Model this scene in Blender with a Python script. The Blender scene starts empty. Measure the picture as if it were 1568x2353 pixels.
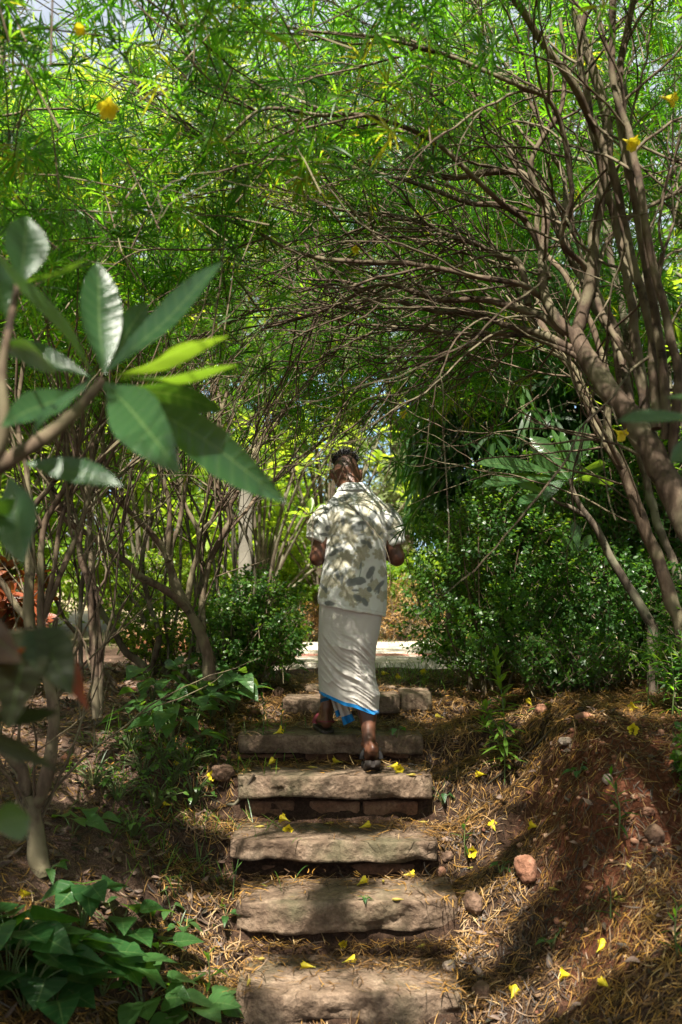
import bpy, bmesh, math
import numpy as np
from mathutils import Vector, Matrix
SC = bpy.context.scene
COL = SC.collection
np.seterr(over='ignore')
RNG = np.random.default_rng(11)
SUN = np.array([-.10, -.50, .86])/np.linalg.norm([-.10, -.50, .86])      # towards the sun
def A(*v): return np.array(v, dtype=np.float64)
def nrm(v):
    v = np.asarray(v, dtype=np.float64)
    return v / np.maximum(np.linalg.norm(v, axis=-1, keepdims=True), 1e-9)
def sstep(t):
    t = np.clip(t, 0, 1); return t*t*(3-2*t)

# ---------------------------------------------------------------- noise
def _h(ix, iy, iz, seed):
    n = (ix.astype(np.int64)*374761393 + iy.astype(np.int64)*668265263 + iz.astype(np.int64)*2147483647 + seed*1274126177) & 0xFFFFFFFF
    n = ((n ^ (n >> 13))*1274126177) & 0xFFFFFFFF
    n = ((n ^ (n >> 16))*2246822519) & 0xFFFFFFFF
    return ((n ^ (n >> 15)) & 0xFFFFFF)/float(0xFFFFFF)
def vnoise(p, seed=0):
    p = np.asarray(p, dtype=np.float64); i = np.floor(p).astype(np.int64); f = p-i; f = f*f*(3-2*f)
    r = 0
    for dx in (0, 1):
        for dy in (0, 1):
            for dz in (0, 1):
                w = (f[..., 0] if dx else 1-f[..., 0])*(f[..., 1] if dy else 1-f[..., 1])*(f[..., 2] if dz else 1-f[..., 2])
                r = r + w*_h(i[..., 0]+dx, i[..., 1]+dy, i[..., 2]+dz, seed)
    return r*2-1
def fbm(p, o=3, seed=0):
    p = np.asarray(p, dtype=np.float64); r = 0; a = 1; t = 0
    for k in range(o):
        r = r+a*vnoise(p*(2**k)+k*17.3, seed+k); t += a; a *= .5
    return r/t

# ---------------------------------------------------------------- camera
CAMZ, PITCH, FPX = .8, math.radians(3.12), 2288.0
def ray(vx, vy):
    """direction (per metre of depth along +Y) of a picture point given in a 1568x2353 frame"""
    x, z = (vx-784)/FPX, (1176.5-vy)/FPX
    y2 = math.cos(PITCH)-z*math.sin(PITCH); z2 = z*math.cos(PITCH)+math.sin(PITCH)
    return A(x/y2, 1, z2/y2)
def P(vx, vy, d): return A(0, 0, CAMZ)+ray(vx, vy)*d
def project(p):
    p = np.asarray(p); dz = p[..., 2]-CAMZ
    y = p[..., 1]*math.cos(PITCH)+dz*math.sin(PITCH); z = dz*math.cos(PITCH)-p[..., 1]*math.sin(PITCH)
    return 784+FPX*p[..., 0]/y, 1176.5-FPX*z/y

# ---------------------------------------------------------------- mesh buffer
class Buf:
    def __init__(s): s.v = []; s.f = []; s.m = []; s.a = []; s.n = 0; s.any = False
    def add(s, v, f, mat=0, att=None):
        v = np.asarray(v, dtype=np.float32).reshape(-1, 3); f = np.asarray(f, dtype=np.int32)
        s.v.append(v); s.f.append(f+s.n); s.m.append(np.full(len(f), mat, np.int32) if np.isscalar(mat) else np.asarray(mat, np.int32))
        if att is None: att = np.zeros((len(v), 3), np.float32)
        s.a.append(np.asarray(att, np.float32)); s.n += len(v)
    def mesh(s, name, mats, smooth=True):
        me = bpy.data.meshes.new(name)
        V = np.concatenate(s.v); me.vertices.add(len(V)); me.vertices.foreach_set('co', V.ravel())
        loops = np.concatenate([f.ravel() for f in s.f]); tot = np.concatenate([np.full(len(f), f.shape[1], np.int32) for f in s.f])
        me.loops.add(len(loops)); me.loops.foreach_set('vertex_index', loops)
        st = np.zeros(len(tot), np.int32); st[1:] = np.cumsum(tot)[:-1]
        me.polygons.add(len(tot)); me.polygons.foreach_set('loop_start', st); me.polygons.foreach_set('loop_total', tot)
        me.polygons.foreach_set('material_index', np.concatenate(s.m))
        me.polygons.foreach_set('use_smooth', np.full(len(tot), smooth))
        at = me.attributes.new('lv', 'FLOAT_VECTOR', 'POINT'); at.data.foreach_set('vector', np.concatenate(s.a).ravel())
        for m in mats: me.materials.append(m)
        me.update(); me.validate()
        return me
def obj(name, data, mats=None, parent=None, smooth=True):
    if isinstance(data, Buf): data = data.mesh(name, mats if isinstance(mats, (list, tuple)) else [mats], smooth)
    o = bpy.data.objects.new(name, data); COL.objects.link(o)
    if parent is not None:
        o.parent = parent
        o.matrix_parent_inverse = Matrix.Translation(-parent.location)
    return o
def tag(o, label, cat=None, group=None, kind=None):
    if label: o['label'] = label
    if cat: o['category'] = cat
    if group: o['group'] = group
    if kind: o['kind'] = kind
    return o
def thing(name, loc, label, cat, group=None):
    o = bpy.data.objects.new(name, None); o.empty_display_size = .1; COL.objects.link(o); o.location = Vector(loc)
    return tag(o, label, cat, group)

# ---------------------------------------------------------------- shapes
def spline(pts, n):
    pts = np.asarray(pts, dtype=np.float64); m = len(pts)
    q = np.vstack([2*pts[0]-pts[1], pts, 2*pts[-1]-pts[-2]])
    t = np.linspace(0, m-1, n); i = np.minimum(t.astype(int), m-2); u = (t-i)[:, None]
    a, b, c, d = q[i], q[i+1], q[i+2], q[i+3]
    return .5*(2*b+(c-a)*u+(2*a-5*b+4*c-d)*u*u+(3*b-a-3*c+d)*u**3)
def tube(buf, pts, rad, k=6, mat=0, cap=True, ry=None, att=None, knob=0, refv=None):
    pts = np.asarray(pts, dtype=np.float64); n = len(pts)
    fit = lambda r: np.full(n, float(r)) if np.ndim(r) == 0 else np.interp(np.linspace(0, 1, n), np.linspace(0, 1, len(r)), r)
    rad = fit(rad); ry_ = rad if ry is None else fit(ry)
    t = nrm(np.gradient(pts, axis=0)); m = nrm(t.mean(0))
    ref = A(0, 0, 1) if abs(m[2]) < .8 else A(0, 1, 0)
    if refv is not None: ref = np.asarray(refv, float)
    s = nrm(np.cross(t, ref)); u = np.cross(s, t)
    an = np.linspace(0, 2*np.pi, k, endpoint=False)
    ring = rad[:, None, None]*np.cos(an)[None, :, None]*s[:, None]+ry_[:, None, None]*np.sin(an)[None, :, None]*u[:, None]
    if knob:
        dir_ = nrm(ring); kn = 1+knob*vnoise((pts[:, None]+dir_*rad[:, None, None])*np.array([18., 18, 18])+3.3)
        ring = ring*kn[..., None]
    V = (pts[:, None]+ring).reshape(-1, 3)
    i = np.arange(n-1)[:, None]*k; j = np.arange(k)[None]; j2 = (j+1) % k
    F = np.stack([i+j, i+j2, i+k+j2, i+k+j], -1).reshape(-1, 4)
    at = np.zeros((len(V), 3)); at[:, 1] = np.repeat(np.linspace(0, 1, n), k)
    if att is not None: at[:, 2] = att
    buf.add(V, F, mat, at)
    if cap and k > 3:
        c = np.vstack([V[:k], V[-k:]])
        buf.add(np.vstack([c[:k], pts[:1]]), np.stack([np.full(k, k), (np.arange(k)+1) % k, np.arange(k)], -1), mat)
        buf.add(np.vstack([c[k:], pts[-1:]]), np.stack([np.full(k, k), np.arange(k), (np.arange(k)+1) % k], -1), mat)
PROF = {
 'linear': lambda t: np.interp(t, [0, .12, .5, .85, 1], [.35, .85, 1, .6, .06]),
 'lance': lambda t: np.interp(t, [0, .1, .3, .5, .7, .88, 1], [.12, .45, .88, 1, .78, .38, .03]),
 'obov': lambda t: np.interp(t, [0, .12, .3, .5, .66, .8, .92, 1], [.10, .22, .5, .85, 1, .9, .5, .04]),
 'ellip': lambda t: np.interp(t, [0, .1, .25, .42, .6, .78, .9, 1], [.10, .26, .66, .95, 1, .74, .40, .03]),
 'ovate': lambda t: np.interp(t, [0, .08, .25, .45, .65, .85, 1], [.2, .62, .97, 1, .78, .38, .03]),
 'heart': lambda t: np.interp(t, [0, .04, .15, .3, .5, .7, .87, 1], [.45, .78, 1, .98, .78, .5, .22, .02]),
 'strip': lambda t: np.interp(t, [0, .15, .85, 1], [.3, 1, .9, .15]),
}
def leaves(buf, p, d, u, L, W, prof='lance', ns=5, mid=False, droop=.2, bend=0., cup=.12, var=None, mat=0, wave=0.):
    """many leaves at once: p base, d direction, u upper side, L length, W width"""
    p = np.atleast_2d(p).astype(float); N = len(p)
    d = nrm(np.broadcast_to(d, (N, 3))); u = np.broadcast_to(u, (N, 3))
    s = nrm(np.cross(d, u)); u = np.cross(s, d)
    L = np.broadcast_to(L, (N,)).astype(float); W = np.broadcast_to(W, (N,)).astype(float)
    droop = np.broadcast_to(droop, (N,)); bend = np.broadcast_to(bend, (N,))
    var = RNG.random(N) if var is None else np.broadcast_to(var, (N,))
    t = np.linspace(0, 1, ns); w = PROF[prof](t)
    c = p[:, None]+d[:, None]*(L[:, None]*(t-.12*np.abs(droop[:, None])*t**2))[..., None]+A(0, 0, -1)*(droop*L)[:, None, None]*(t**2)[None, :, None]
    c = c+s[:, None]*((bend*L)[:, None]*t**2)[..., None]
    if wave: c = c+u[:, None]*(wave*L[:, None]*np.sin(t*7+var[:, None]*6))[..., None]
    hw = (W[:, None]*.5*w[None])[..., None]
    lf = c-s[:, None]*hw+u[:, None]*hw*cup*2; rt = c+s[:, None]*hw+u[:, None]*hw*cup*2
    cols = [lf, c, rt] if mid else [lf, rt]; k = len(cols)
    V = np.stack(cols, 2).reshape(-1, 3)
    at = np.zeros((N, ns, k, 3)); at[..., 0] = np.array([-1, 0, 1] if mid else [-1, 1])[None, None]; at[..., 1] = t[None, :, None]; at[..., 2] = var[:, None, None]
    b = (np.arange(N)*ns*k)[:, None, None]; i = (np.arange(ns-1)*k)[None, :, None]; j = np.arange(k-1)[None, None]
    q = b+i+j
    F = np.stack([q, q+1, q+k+1, q+k], -1).reshape(-1, 4)
    buf.add(V, F, mat, at.reshape(-1, 3))
def perp(d):
    d = nrm(d); r = np.where(np.abs(d[..., 2:3]) < .9, A(0, 0, 1), A(1, 0, 0)); e = nrm(np.cross(d, r)); return e, np.cross(d, e)
def tufts(buf, p, d, n=16, L=.125, W=.0095, lo=30, hi=95, back=.07, droop=(.05, .35), prof='linear', ns=4, var=None, mat=0, mid=False, cup=.1):
    """whorls of n leaves round twig tips p pointing along d"""
    p = np.atleast_2d(p); d = nrm(np.atleast_2d(d)); N = len(p); e1, e2 = perp(d)
    k = np.arange(n)[None]; be = k*2.39996+RNG.random((N, 1))*6.28+RNG.normal(0, .25, (N, n))
    al = np.radians(lo+(hi-lo)*(1-(k+.5)/n)+RNG.normal(0, 9, (N, n)))
    rad = np.cos(be)[..., None]*e1[:, None]+np.sin(be)[..., None]*e2[:, None]
    D = np.cos(al)[..., None]*d[:, None]+np.sin(al)[..., None]*rad
    U = np.sin(al)[..., None]*d[:, None]-np.cos(al)[..., None]*rad+A(0, 0, .3)
    base = p[:, None]-d[:, None]*(back*(1-k/n))[..., None]
    v = RNG.random(N) if var is None else np.broadcast_to(var, (N,))
    vv = np.clip(v[:, None]+RNG.normal(0, .16, (N, n)), 0, 1)
    sc = (np.broadcast_to(L, (N,)))[:, None]*RNG.uniform(.7, 1.15, (N, n))
    leaves(buf, base.reshape(-1, 3), D.reshape(-1, 3), U.reshape(-1, 3), sc.ravel(), W*RNG.uniform(.8, 1.2, N*n), prof, ns, mid, RNG.uniform(*droop, N*n), RNG.normal(0, .06, N*n), cup, vv.ravel(), mat)
def grid(rows):
    rows = np.asarray(rows); n, k = rows.shape[:2]
    i = np.arange(n-1)[:, None]*k; j = np.arange(k)[None]; j2 = (j+1) % k
    return rows.reshape(-1, 3), np.stack([i+j, i+j2, i+k+j2, i+k+j], -1).reshape(-1, 4)

# ---------------------------------------------------------------- materials
def newmat(name):
    m = bpy.data.materials.new(name); m.use_nodes = True; nt = m.node_tree; nt.nodes.clear()
    out = nt.nodes.new('ShaderNodeOutputMaterial'); return m, nt, out
class NT:
    def __init__(s, nt): s.nt = nt
    def n(s, t, ins=None, **kw):
        nd = s.nt.nodes.new('ShaderNode'+t)
        for k, v in kw.items(): setattr(nd, k, v)
        for k, v in (ins or {}).items():
            if isinstance(v, bpy.types.NodeSocket): s.nt.links.new(v, nd.inputs[k])
            else: nd.inputs[k].default_value = v
        return nd
    def mix(s, f, a, b, blend='MIX'):
        nd = s.nt.nodes.new('ShaderNodeMix'); nd.data_type = 'RGBA'; nd.blend_type = blend
        for k, v in ((0, f), (6, a), (7, b)):
            if isinstance(v, bpy.types.NodeSocket): s.nt.links.new(v, nd.inputs[k])
            else: nd.inputs[k].default_value = v if k == 0 or len(v) == 4 else (*v, 1)
        return nd.outputs[2]
    def math(s, op, a, b=0., c=None):
        nd = s.nt.nodes.new('ShaderNodeMath'); nd.operation = op
        for k, v in enumerate((a, b, c)):
            if v is None: continue
            if isinstance(v, bpy.types.NodeSocket): s.nt.links.new(v, nd.inputs[k])
            else: nd.inputs[k].default_value = v
        return nd.outputs[0]
    def ramp(s, f, stops, interp='LINEAR'):
        nd = s.nt.nodes.new('ShaderNodeValToRGB'); cr = nd.color_ramp; cr.interpolation = interp
        while len(cr.elements) < len(stops): cr.elements.new(.5)
        for e, (x, c) in zip(cr.elements, stops): e.position = x; e.color = (*c, 1) if len(c) == 3 else c
        s.nt.links.new(f, nd.inputs[0]); return nd.outputs[0]
    def noise(s, scale, detail=4, rough=.6, vec=None, out=0):
        nd = s.nt.nodes.new('ShaderNodeTexNoise'); nd.inputs['Scale'].default_value = scale; nd.inputs['Detail'].default_value = detail; nd.inputs['Roughness'].default_value = rough
        if vec is not None: s.nt.links.new(vec, nd.inputs['Vector'])
        return nd.outputs[out]
    def bump(s, h, strength=.5, dist=.01, normal=None):
        nd = s.nt.nodes.new('ShaderNodeBump'); nd.inputs['Strength'].default_value = strength; nd.inputs['Distance'].default_value = dist
        s.nt.links.new(h, nd.inputs['Height'])
        if normal is not None: s.nt.links.new(normal, nd.inputs['Normal'])
        return nd.outputs[0]
def leafmat(name, stops, tstops, rough=.4, tfac=.45, veins=0, spec=.5):
    m, nt, out = newmat(name); T = NT(nt)
    sep = T.n('SeparateXYZ', {0: T.n('Attribute', attribute_name='lv').outputs['Vector']})
    v = sep.outputs[2]
    c = T.ramp(v, stops); tc = T.ramp(v, tstops)
    nrml = None
    if veins:
        au = T.math('ABSOLUTE', sep.outputs[0])
        rib = T.math('SUBTRACT', 1., T.math('MULTIPLY', au, 14.)); rib = T.math('MAXIMUM', rib, 0.)
        w = T.math('ADD', T.math('MULTIPLY', sep.outputs[1], veins*6.2832), T.math('MULTIPLY', au, -5.))
        lat = T.math('POWER', T.math('MULTIPLY_ADD', T.math('SINE', w), .5, .5), 8.)
        f = T.math('MINIMUM', T.math('MULTIPLY_ADD', lat, .11, T.math('MULTIPLY', rib, .5)), 1.)
        c = T.mix(f, c, (.16, .24, .08)); tc = T.mix(T.math('MULTIPLY', f, .8), tc, (.45, .6, .10))
        nrml = T.bump(T.math('ADD', T.math('MULTIPLY', lat, .5), T.noise(30, 3)), .35, .004)
        spot = T.ramp(T.noise(55, 3), [(.66, (0, 0, 0)), (.72, (.75, .75, .75))]); c = T.mix(spot, c, (.085, .055, .02)); tc = T.mix(spot, tc, (.1, .06, .02))
    ns = T.noise(35, 3); c = T.mix(T.math('MULTIPLY', ns, .35), c, T.mix(.5, c, (.02, .03, .008)))
    b = T.n('BsdfPrincipled', {'Base Color': c, 'Roughness': rough, 'Specular IOR Level': spec})
    tr = T.n('BsdfTranslucent', {'Color': tc})
    if nrml is not None: nt.links.new(nrml, b.inputs['Normal'])
    mx = T.n('MixShader', {0: tfac, 1: b.outputs[0], 2: tr.outputs[0]})
    nt.links.new(mx.outputs[0], out.inputs[0]); return m
def barkmat(name, c1, c2, c3, scale=30, bump=.5, stretch=.35, rough=.85):
    c1, c2, c3 = [tuple(.66*x for x in c) for c in (c1, c2, c3)]
    m, nt, out = newmat(name); T = NT(nt)
    co = T.n('TexCoord').outputs['Object']; mp = T.n('Mapping', {0: co, 'Scale': (1, 1, stretch)}).outputs[0]
    n1 = T.noise(scale, 5, .65, mp); n2 = T.noise(5, 3, .6, co)
    c = T.ramp(n1, [(.3, c1), (.55, c2), (.75, c3)]); c = T.mix(T.ramp(n2, [(.46, (0, 0, 0)), (.58, (.75, .75, .75))]), c, (c3[0]*.95, c3[1]*1.1, c3[2]*.95))
    c = T.mix(T.ramp(T.noise(11, 5, .7, co), [(.56, (0, 0, 0)), (.64, (.8, .8, .8))]), c, tuple(.45*x for x in c1))
    b = T.n('BsdfPrincipled', {'Base Color': c, 'Roughness': rough, 'Specular IOR Level': .3, 'Normal': T.bump(n1, bump, .006)})
    nt.links.new(b.outputs[0], out.inputs[0]); return m
def plain(name, c, rough=.7, bscale=0, bstr=.3, c2=None, cscale=20, spec=.4):
    m, nt, out = newmat(name); T = NT(nt); co = T.n('TexCoord').outputs['Object']
    if c2 is not None: col = T.mix(T.ramp(T.noise(cscale, 4, .6, co), [(.35, (0, 0, 0)), (.68, (1, 1, 1))]), c, c2)
    else: col = T.mix(0., c, c)
    b = T.n('BsdfPrincipled', {'Base Color': col, 'Roughness': rough, 'Specular IOR Level': spec})
    if bscale: nt.links.new(T.bump(T.noise(bscale, 5, .65, co), bstr, .006), b.inputs['Normal'])
    nt.links.new(b.outputs[0], out.inputs[0]); return m
M = {}
M['oleander'] = leafmat('oleander_leaf', [(0, (.014, .048, .008)), (.5, (.040, .110, .013)), (.93, (.078, .16, .018)), (1, (.18, .17, .02))], [(0, (.07, .22, .008)), (.5, (.20, .55, .016)), (.93, (.42, .76, .03)), (1, (.62, .58, .03))], .36, .58)
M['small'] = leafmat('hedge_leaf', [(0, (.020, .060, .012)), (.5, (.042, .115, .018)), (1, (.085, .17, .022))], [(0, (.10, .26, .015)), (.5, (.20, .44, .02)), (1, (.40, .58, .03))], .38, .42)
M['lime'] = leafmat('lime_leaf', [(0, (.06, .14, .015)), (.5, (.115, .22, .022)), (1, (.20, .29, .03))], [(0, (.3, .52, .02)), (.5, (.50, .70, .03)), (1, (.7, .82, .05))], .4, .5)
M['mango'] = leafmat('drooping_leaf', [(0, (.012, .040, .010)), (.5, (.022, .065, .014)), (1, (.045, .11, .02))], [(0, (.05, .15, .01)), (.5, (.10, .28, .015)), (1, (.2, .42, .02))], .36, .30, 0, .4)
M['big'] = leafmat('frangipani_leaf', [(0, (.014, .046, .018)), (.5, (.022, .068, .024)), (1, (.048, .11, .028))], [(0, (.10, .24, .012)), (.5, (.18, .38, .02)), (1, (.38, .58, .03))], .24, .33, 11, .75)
M['biglit'] = leafmat('sunlit_broad_leaf', [(0, (.05, .13, .014)), (.5, (.10, .21, .02)), (1, (.18, .28, .03))], [(0, (.24, .46, .02)), (.5, (.45, .66, .03)), (1, (.66, .8, .05))], .36, .48, 9)  # sunlit copy of the frangipani leaf, the sun's brightness put into its colour
M['arrow'] = leafmat('arrowhead_leaf', [(0, (.014, .055, .016)), (.5, (.028, .090, .022)), (1, (.06, .14, .04))], [(0, (.08, .22, .012)), (.5, (.14, .34, .02)), (1, (.3, .5, .03))], .33, .35, 5)
M['croton'] = leafmat('croton_leaf', [(0, (.016, .030, .010)), (.3, (.030, .024, .010)), (.6, (.12, .035, .013)), (1, (.32, .06, .02))], [(0, (.06, .10, .01)), (.3, (.14, .07, .012)), (.6, (.42, .12, .02)), (1, (.7, .14, .03))], .35, .3, 8)
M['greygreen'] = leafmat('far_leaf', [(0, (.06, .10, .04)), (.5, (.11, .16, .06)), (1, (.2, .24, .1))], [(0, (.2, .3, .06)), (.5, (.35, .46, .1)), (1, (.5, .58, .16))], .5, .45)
M['dry'] = leafmat('dry_leaf', [(0, (.018, .010, .006)), (.3, (.072, .036, .015)), (.6, (.19, .096, .030)), (.85, (.40, .205, .030)), (1, (.40, .27, .12))], [(0, (.06, .03, .01)), (.6, (.3, .18, .05)), (1, (.45, .3, .08))], .55, .18)
M['deadbroad'] = leafmat('dead_leaf', [(0, (.025, .015, .012)), (.5, (.095, .055, .042)), (1, (.26, .165, .13))], [(0, (.08, .04, .02)), (1, (.3, .18, .1))], .6, .15, 6)
M['grass'] = leafmat('grass_blade', [(0, (.03, .09, .012)), (1, (.09, .18, .02))], [(0, (.14, .3, .02)), (1, (.35, .5, .03))], .4, .4)
M['bark'] = barkmat('pale_tan_bark', (.08, .053, .036), (.17, .115, .075), (.28, .21, .14), 26, .5)
M['barkred'] = barkmat('reddish_bark', (.055, .034, .022), (.130, .086, .057), (.25, .185, .13), 30, .9)
M['barkgrey'] = barkmat('grey_bark', (.07, .05, .035), (.15, .115, .08), (.27, .22, .165), 34, .5)
M['twig'] = barkmat('twig_bark', (.10, .07, .05), (.21, .155, .115), (.36, .285, .215), 40, .2)
M['stem'] = plain('green_stem', (.06, .12, .03), .5, c2=(.11, .10, .04), cscale=14)
SKY_STRENGTH, SUN_STRENGTH, EXPOSURE = .05, 5., 1.7
# ================================================================ SETTING
def zc(y): return np.interp(y, [-8, 2.5, 3.3, 3.98, 4.06, 4.32, 4.40, 4.48, 4.54, 4.82, 4.96, 5.02, 5.22, 5.32, 5.38, 5.60, 5.68, 5.74, 6.02, 6.2, 6.3, 6.6, 6.72, 6.9, 7.5, 100],
                               [-1.9, -1.32, -1.17, -1.09, -.98, -.95, -.865, -.86, -.74, -.715, -.745, -.58, -.555, -.565, -.35, -.325, -.355, -.20, -.17, -.165, -.08, -.07, -.03, -.02, 0, 0])
def ground0(x, y):
    x = np.asarray(x, float); y = np.asarray(y, float); b = zc(y)
    zl = np.interp(y, [-8, 2, 3, 4, 5, 6, 7.5], [-1.5, -.95, -.66, -.42, -.2, -.06, 0])
    zr = np.interp(y, [-8, 2, 3, 3.7, 4.2, 4.45, 4.85, 5.4, 7.5], [-1.5, -1.0, -.82, -.58, -.36, -.10, .05, .07, .01])
    wl = sstep((-x-.45)/1.15)
    wr = .45*sstep((x-.5)/.65)+.55*sstep((x-.85)/.45)
    return b+np.maximum(zl-b, 0)*wl+np.maximum(zr-b, 0)*wr
def ground(x, y):
    x = np.asarray(x, float); y = np.asarray(y, float)
    near = np.clip((9-y)/1.5, 0, 1)*np.clip((5-np.abs(x))/1, 0, 1)
    p = np.stack([x, y, x*0], -1)
    md = sstep((x-.8)/.4)*np.clip((5.0-y)/.4, 0, 1)*np.clip((y-3.9)/.4, 0, 1)
    return ground0(x, y)+near*(.022*fbm(p*3.1, 3, 5)+.008*fbm(p*14, 2, 9))+md*(.03*fbm(p*7, 4, 21))+.04*(1-near)*fbm(p*.4, 2, 3)*np.clip((np.hypot(x, y)-11)/4, 0, 1)
# slabs: (front y, vx0, vx1, vy of the front top edge, tread, thickness, seed)
SLABS = []
def slab_def(vx0, vx1, vy, d, tread, thick, seed, tilt=0.):
    a, b = P(vx0, vy, d), P(vx1, vy, d); SLABS.append(dict(x0=a[0], x1=b[0], y=d, z=(a[2]+b[2])/2, tread=tread, thick=thick, seed=seed, tilt=tilt))
slab_def(532, 1072, 2290, 4.02, .42, .15, 1)
slab_def(532, 1062, 2076, 4.46, .37, .135, 2)
slab_def(522, 1018, 1937, 4.86, .37, .10, 3)
slab_def(540, 993, 1787, 5.25, .38, .125, 4)
slab_def(545, 974, 1693, 5.62, .40, .105, 5)
def surf(x, y):
    z = ground(x, y); x = np.asarray(x, float); y = np.asarray(y, float)
    for s in SLABS:
        inn = (x > s['x0']+.02) & (x < s['x1']-.02) & (y > s['y']+.01) & (y < s['y']+s['tread'])
        z = np.where(inn, np.maximum(z, s['z']+.002), z)
    return z
def G(vx, vy, d0=2.4, d1=14):
    r = ray(vx, vy); d = np.arange(d0, d1, .006); pts = A(0, 0, CAMZ)+r*d[:, None]
    hit = pts[:, 2] < surf(pts[:, 0], pts[:, 1])
    k = int(np.argmax(hit)) if hit.any() else len(d)-1
    q = pts[k].copy(); q[2] = float(surf(q[0], q[1])); return q
def build_ground():
    xs = np.concatenate([-np.geomspace(60, 4.2, 14), np.arange(-4, 4.01, .04), np.geomspace(4.2, 60, 14)])
    ys = np.concatenate([-np.geomspace(40, 1.5, 8), np.arange(-1, 2, .12), np.arange(2, 8.4, .035), np.geomspace(8.5, 90, 34)])
    X, Y = np.meshgrid(xs, ys); Z = ground(X, Y)
    # the earth under the slabs stays below them
    for s in SLABS:
        inn = (X > s['x0']-.02) & (X < s['x1']+.02) & (Y > s['y']-.03) & (Y < s['y']+s['tread']+.02)
        Z = np.where(inn, np.minimum(Z, s['z']-.035), Z)
    n, k = X.shape; V = np.stack([X, Y, Z], -1).reshape(-1, 3)
    i = np.arange(n-1)[:, None]*k; j = np.arange(k-1)[None]; F = np.stack([i+j, i+j+1, i+k+j+1, i+k+j], -1).reshape(-1, 4)
    at = np.zeros((len(V), 3)); x, y = X.ravel(), Y.ravel()
    at[:, 0] = sstep((x-.75)/.35)*sstep((5.3-y)/.6)*sstep((y-3.6)/.5)      # bare red earth
    at[:, 1] = sstep((-x-.7)/.6)*sstep((y-3.6)/1.)*sstep((10-y)/2)          # mulch
    at[:, 2] = sstep((y-9.6)/1.5)                                          # pale dry ground
    b = Buf(); b.add(V, F, 0, at)
    m, nt, out = newmat('forest_earth'); T = NT(nt); co = T.n('TexCoord').outputs['Object']
    sp = T.n('SeparateXYZ', {0: T.n('Attribute', attribute_name='lv').outputs['Vector']})
    n1 = T.noise(6, 6, .65, co); n2 = T.noise(45, 5, .7, co); n3 = T.noise(160, 3, .6, co)
    soil = T.ramp(n2, [(.3, (.02, .011, .007)), (.5, (.045, .025, .015)), (.72, (.09, .05, .03))])
    red = T.ramp(n2, [(.28, (.042, .013, .006)), (.5, (.105, .034, .015)), (.75, (.22, .09, .05))])
    mul = T.ramp(n3, [(.3, (.05, .03, .022)), (.5, (.14, .085, .06)), (.7, (.34, .22, .17))])
    dry = T.ramp(n2, [(.3, (.26, .2, .11)), (.6, (.42, .34, .2))])
    nf = T.math('MULTIPLY_ADD', n1, .5, -.25)
    c = T.mix(T.math('MINIMUM', T.math('MAXIMUM', T.math('ADD', T.math('MULTIPLY', sp.outputs[1], .9), nf), 0.), 1.), soil, mul)
    c = T.mix(T.math('MINIMUM', T.math('MAXIMUM', T.math('MULTIPLY_ADD', sp.outputs[0], 1.4, nf), 0.), 1.), c, red)
    c = T.mix(sp.outputs[2], c, dry)
    bm = T.bump(n3, .5, .01, T.bump(n2, .9, .03))
    bs = T.n('BsdfPrincipled', {'Base Color': c, 'Roughness': .9, 'Specular IOR Level': .2, 'Normal': bm}); nt.links.new(bs.outputs[0], out.inputs[0])
    tag(obj('ground', b, m), 'reddish brown earth bank rising on both sides of the stone steps', kind='structure')
build_ground()
# paved path crossing beyond the top of the steps
def build_path():
    b = Buf(); xs = np.linspace(-1.0, 5, 50); ys = np.linspace(7.75, 10.3, 20); X, Y = np.meshgrid(xs, ys)
    Y = Y+.1*np.sin(X*1.3)+.06*np.sin(X*3.1+1); Z = ground(X, Y)+.03+.006*vnoise(np.stack([X*3, Y*3, X*0], -1))
    n, k = X.shape; Z[0] -= .09; Z[-1] -= .09; V = np.stack([X, Y, Z], -1).reshape(-1, 3); i = np.arange(n-1)[:, None]*k; j = np.arange(k-1)[None]
    b.add(V, np.stack([i+j, i+j+1, i+k+j+1, i+k+j], -1).reshape(-1, 4))
    V2 = V.reshape(n, k, 3)[:, [0, -1]]
    m, nt, out = newmat('pale_paving'); T = NT(nt); co = T.n('TexCoord').outputs['Object']
    br = T.n('TexBrick', {'Vector': T.n('Mapping', {0: co, 'Scale': (1, 1, 1)}).outputs[0], 'Color1': (.44, .38, .31, 1), 'Color2': (.54, .47, .39, 1), 'Mortar': (.22, .17, .12, 1), 'Scale': 2.6, 'Mortar Size': .012})
    yy = T.n('SeparateXYZ', {0: co}).outputs[1]
    band = T.math('MULTIPLY', T.math('GREATER_THAN', yy, 8.62), T.math('LESS_THAN', yy, 8.85))
    c = T.mix(band, br.outputs[0], (.42, .17, .13)); c = T.mix(T.ramp(T.noise(7, 5, .7, co), [(.5, (0, 0, 0)), (.75, (.7, .7, .7))]), c, (.26, .2, .13))
    bs = T.n('BsdfPrincipled', {'Base Color': c, 'Roughness': .85, 'Normal': T.bump(T.noise(60, 4, .6, co), .3, .01)}); nt.links.new(bs.outputs[0], out.inputs[0])
    tag(obj('path', b, m), 'pale paved path with a reddish band crossing in the sun beyond the steps', kind='structure')
build_path()

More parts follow.
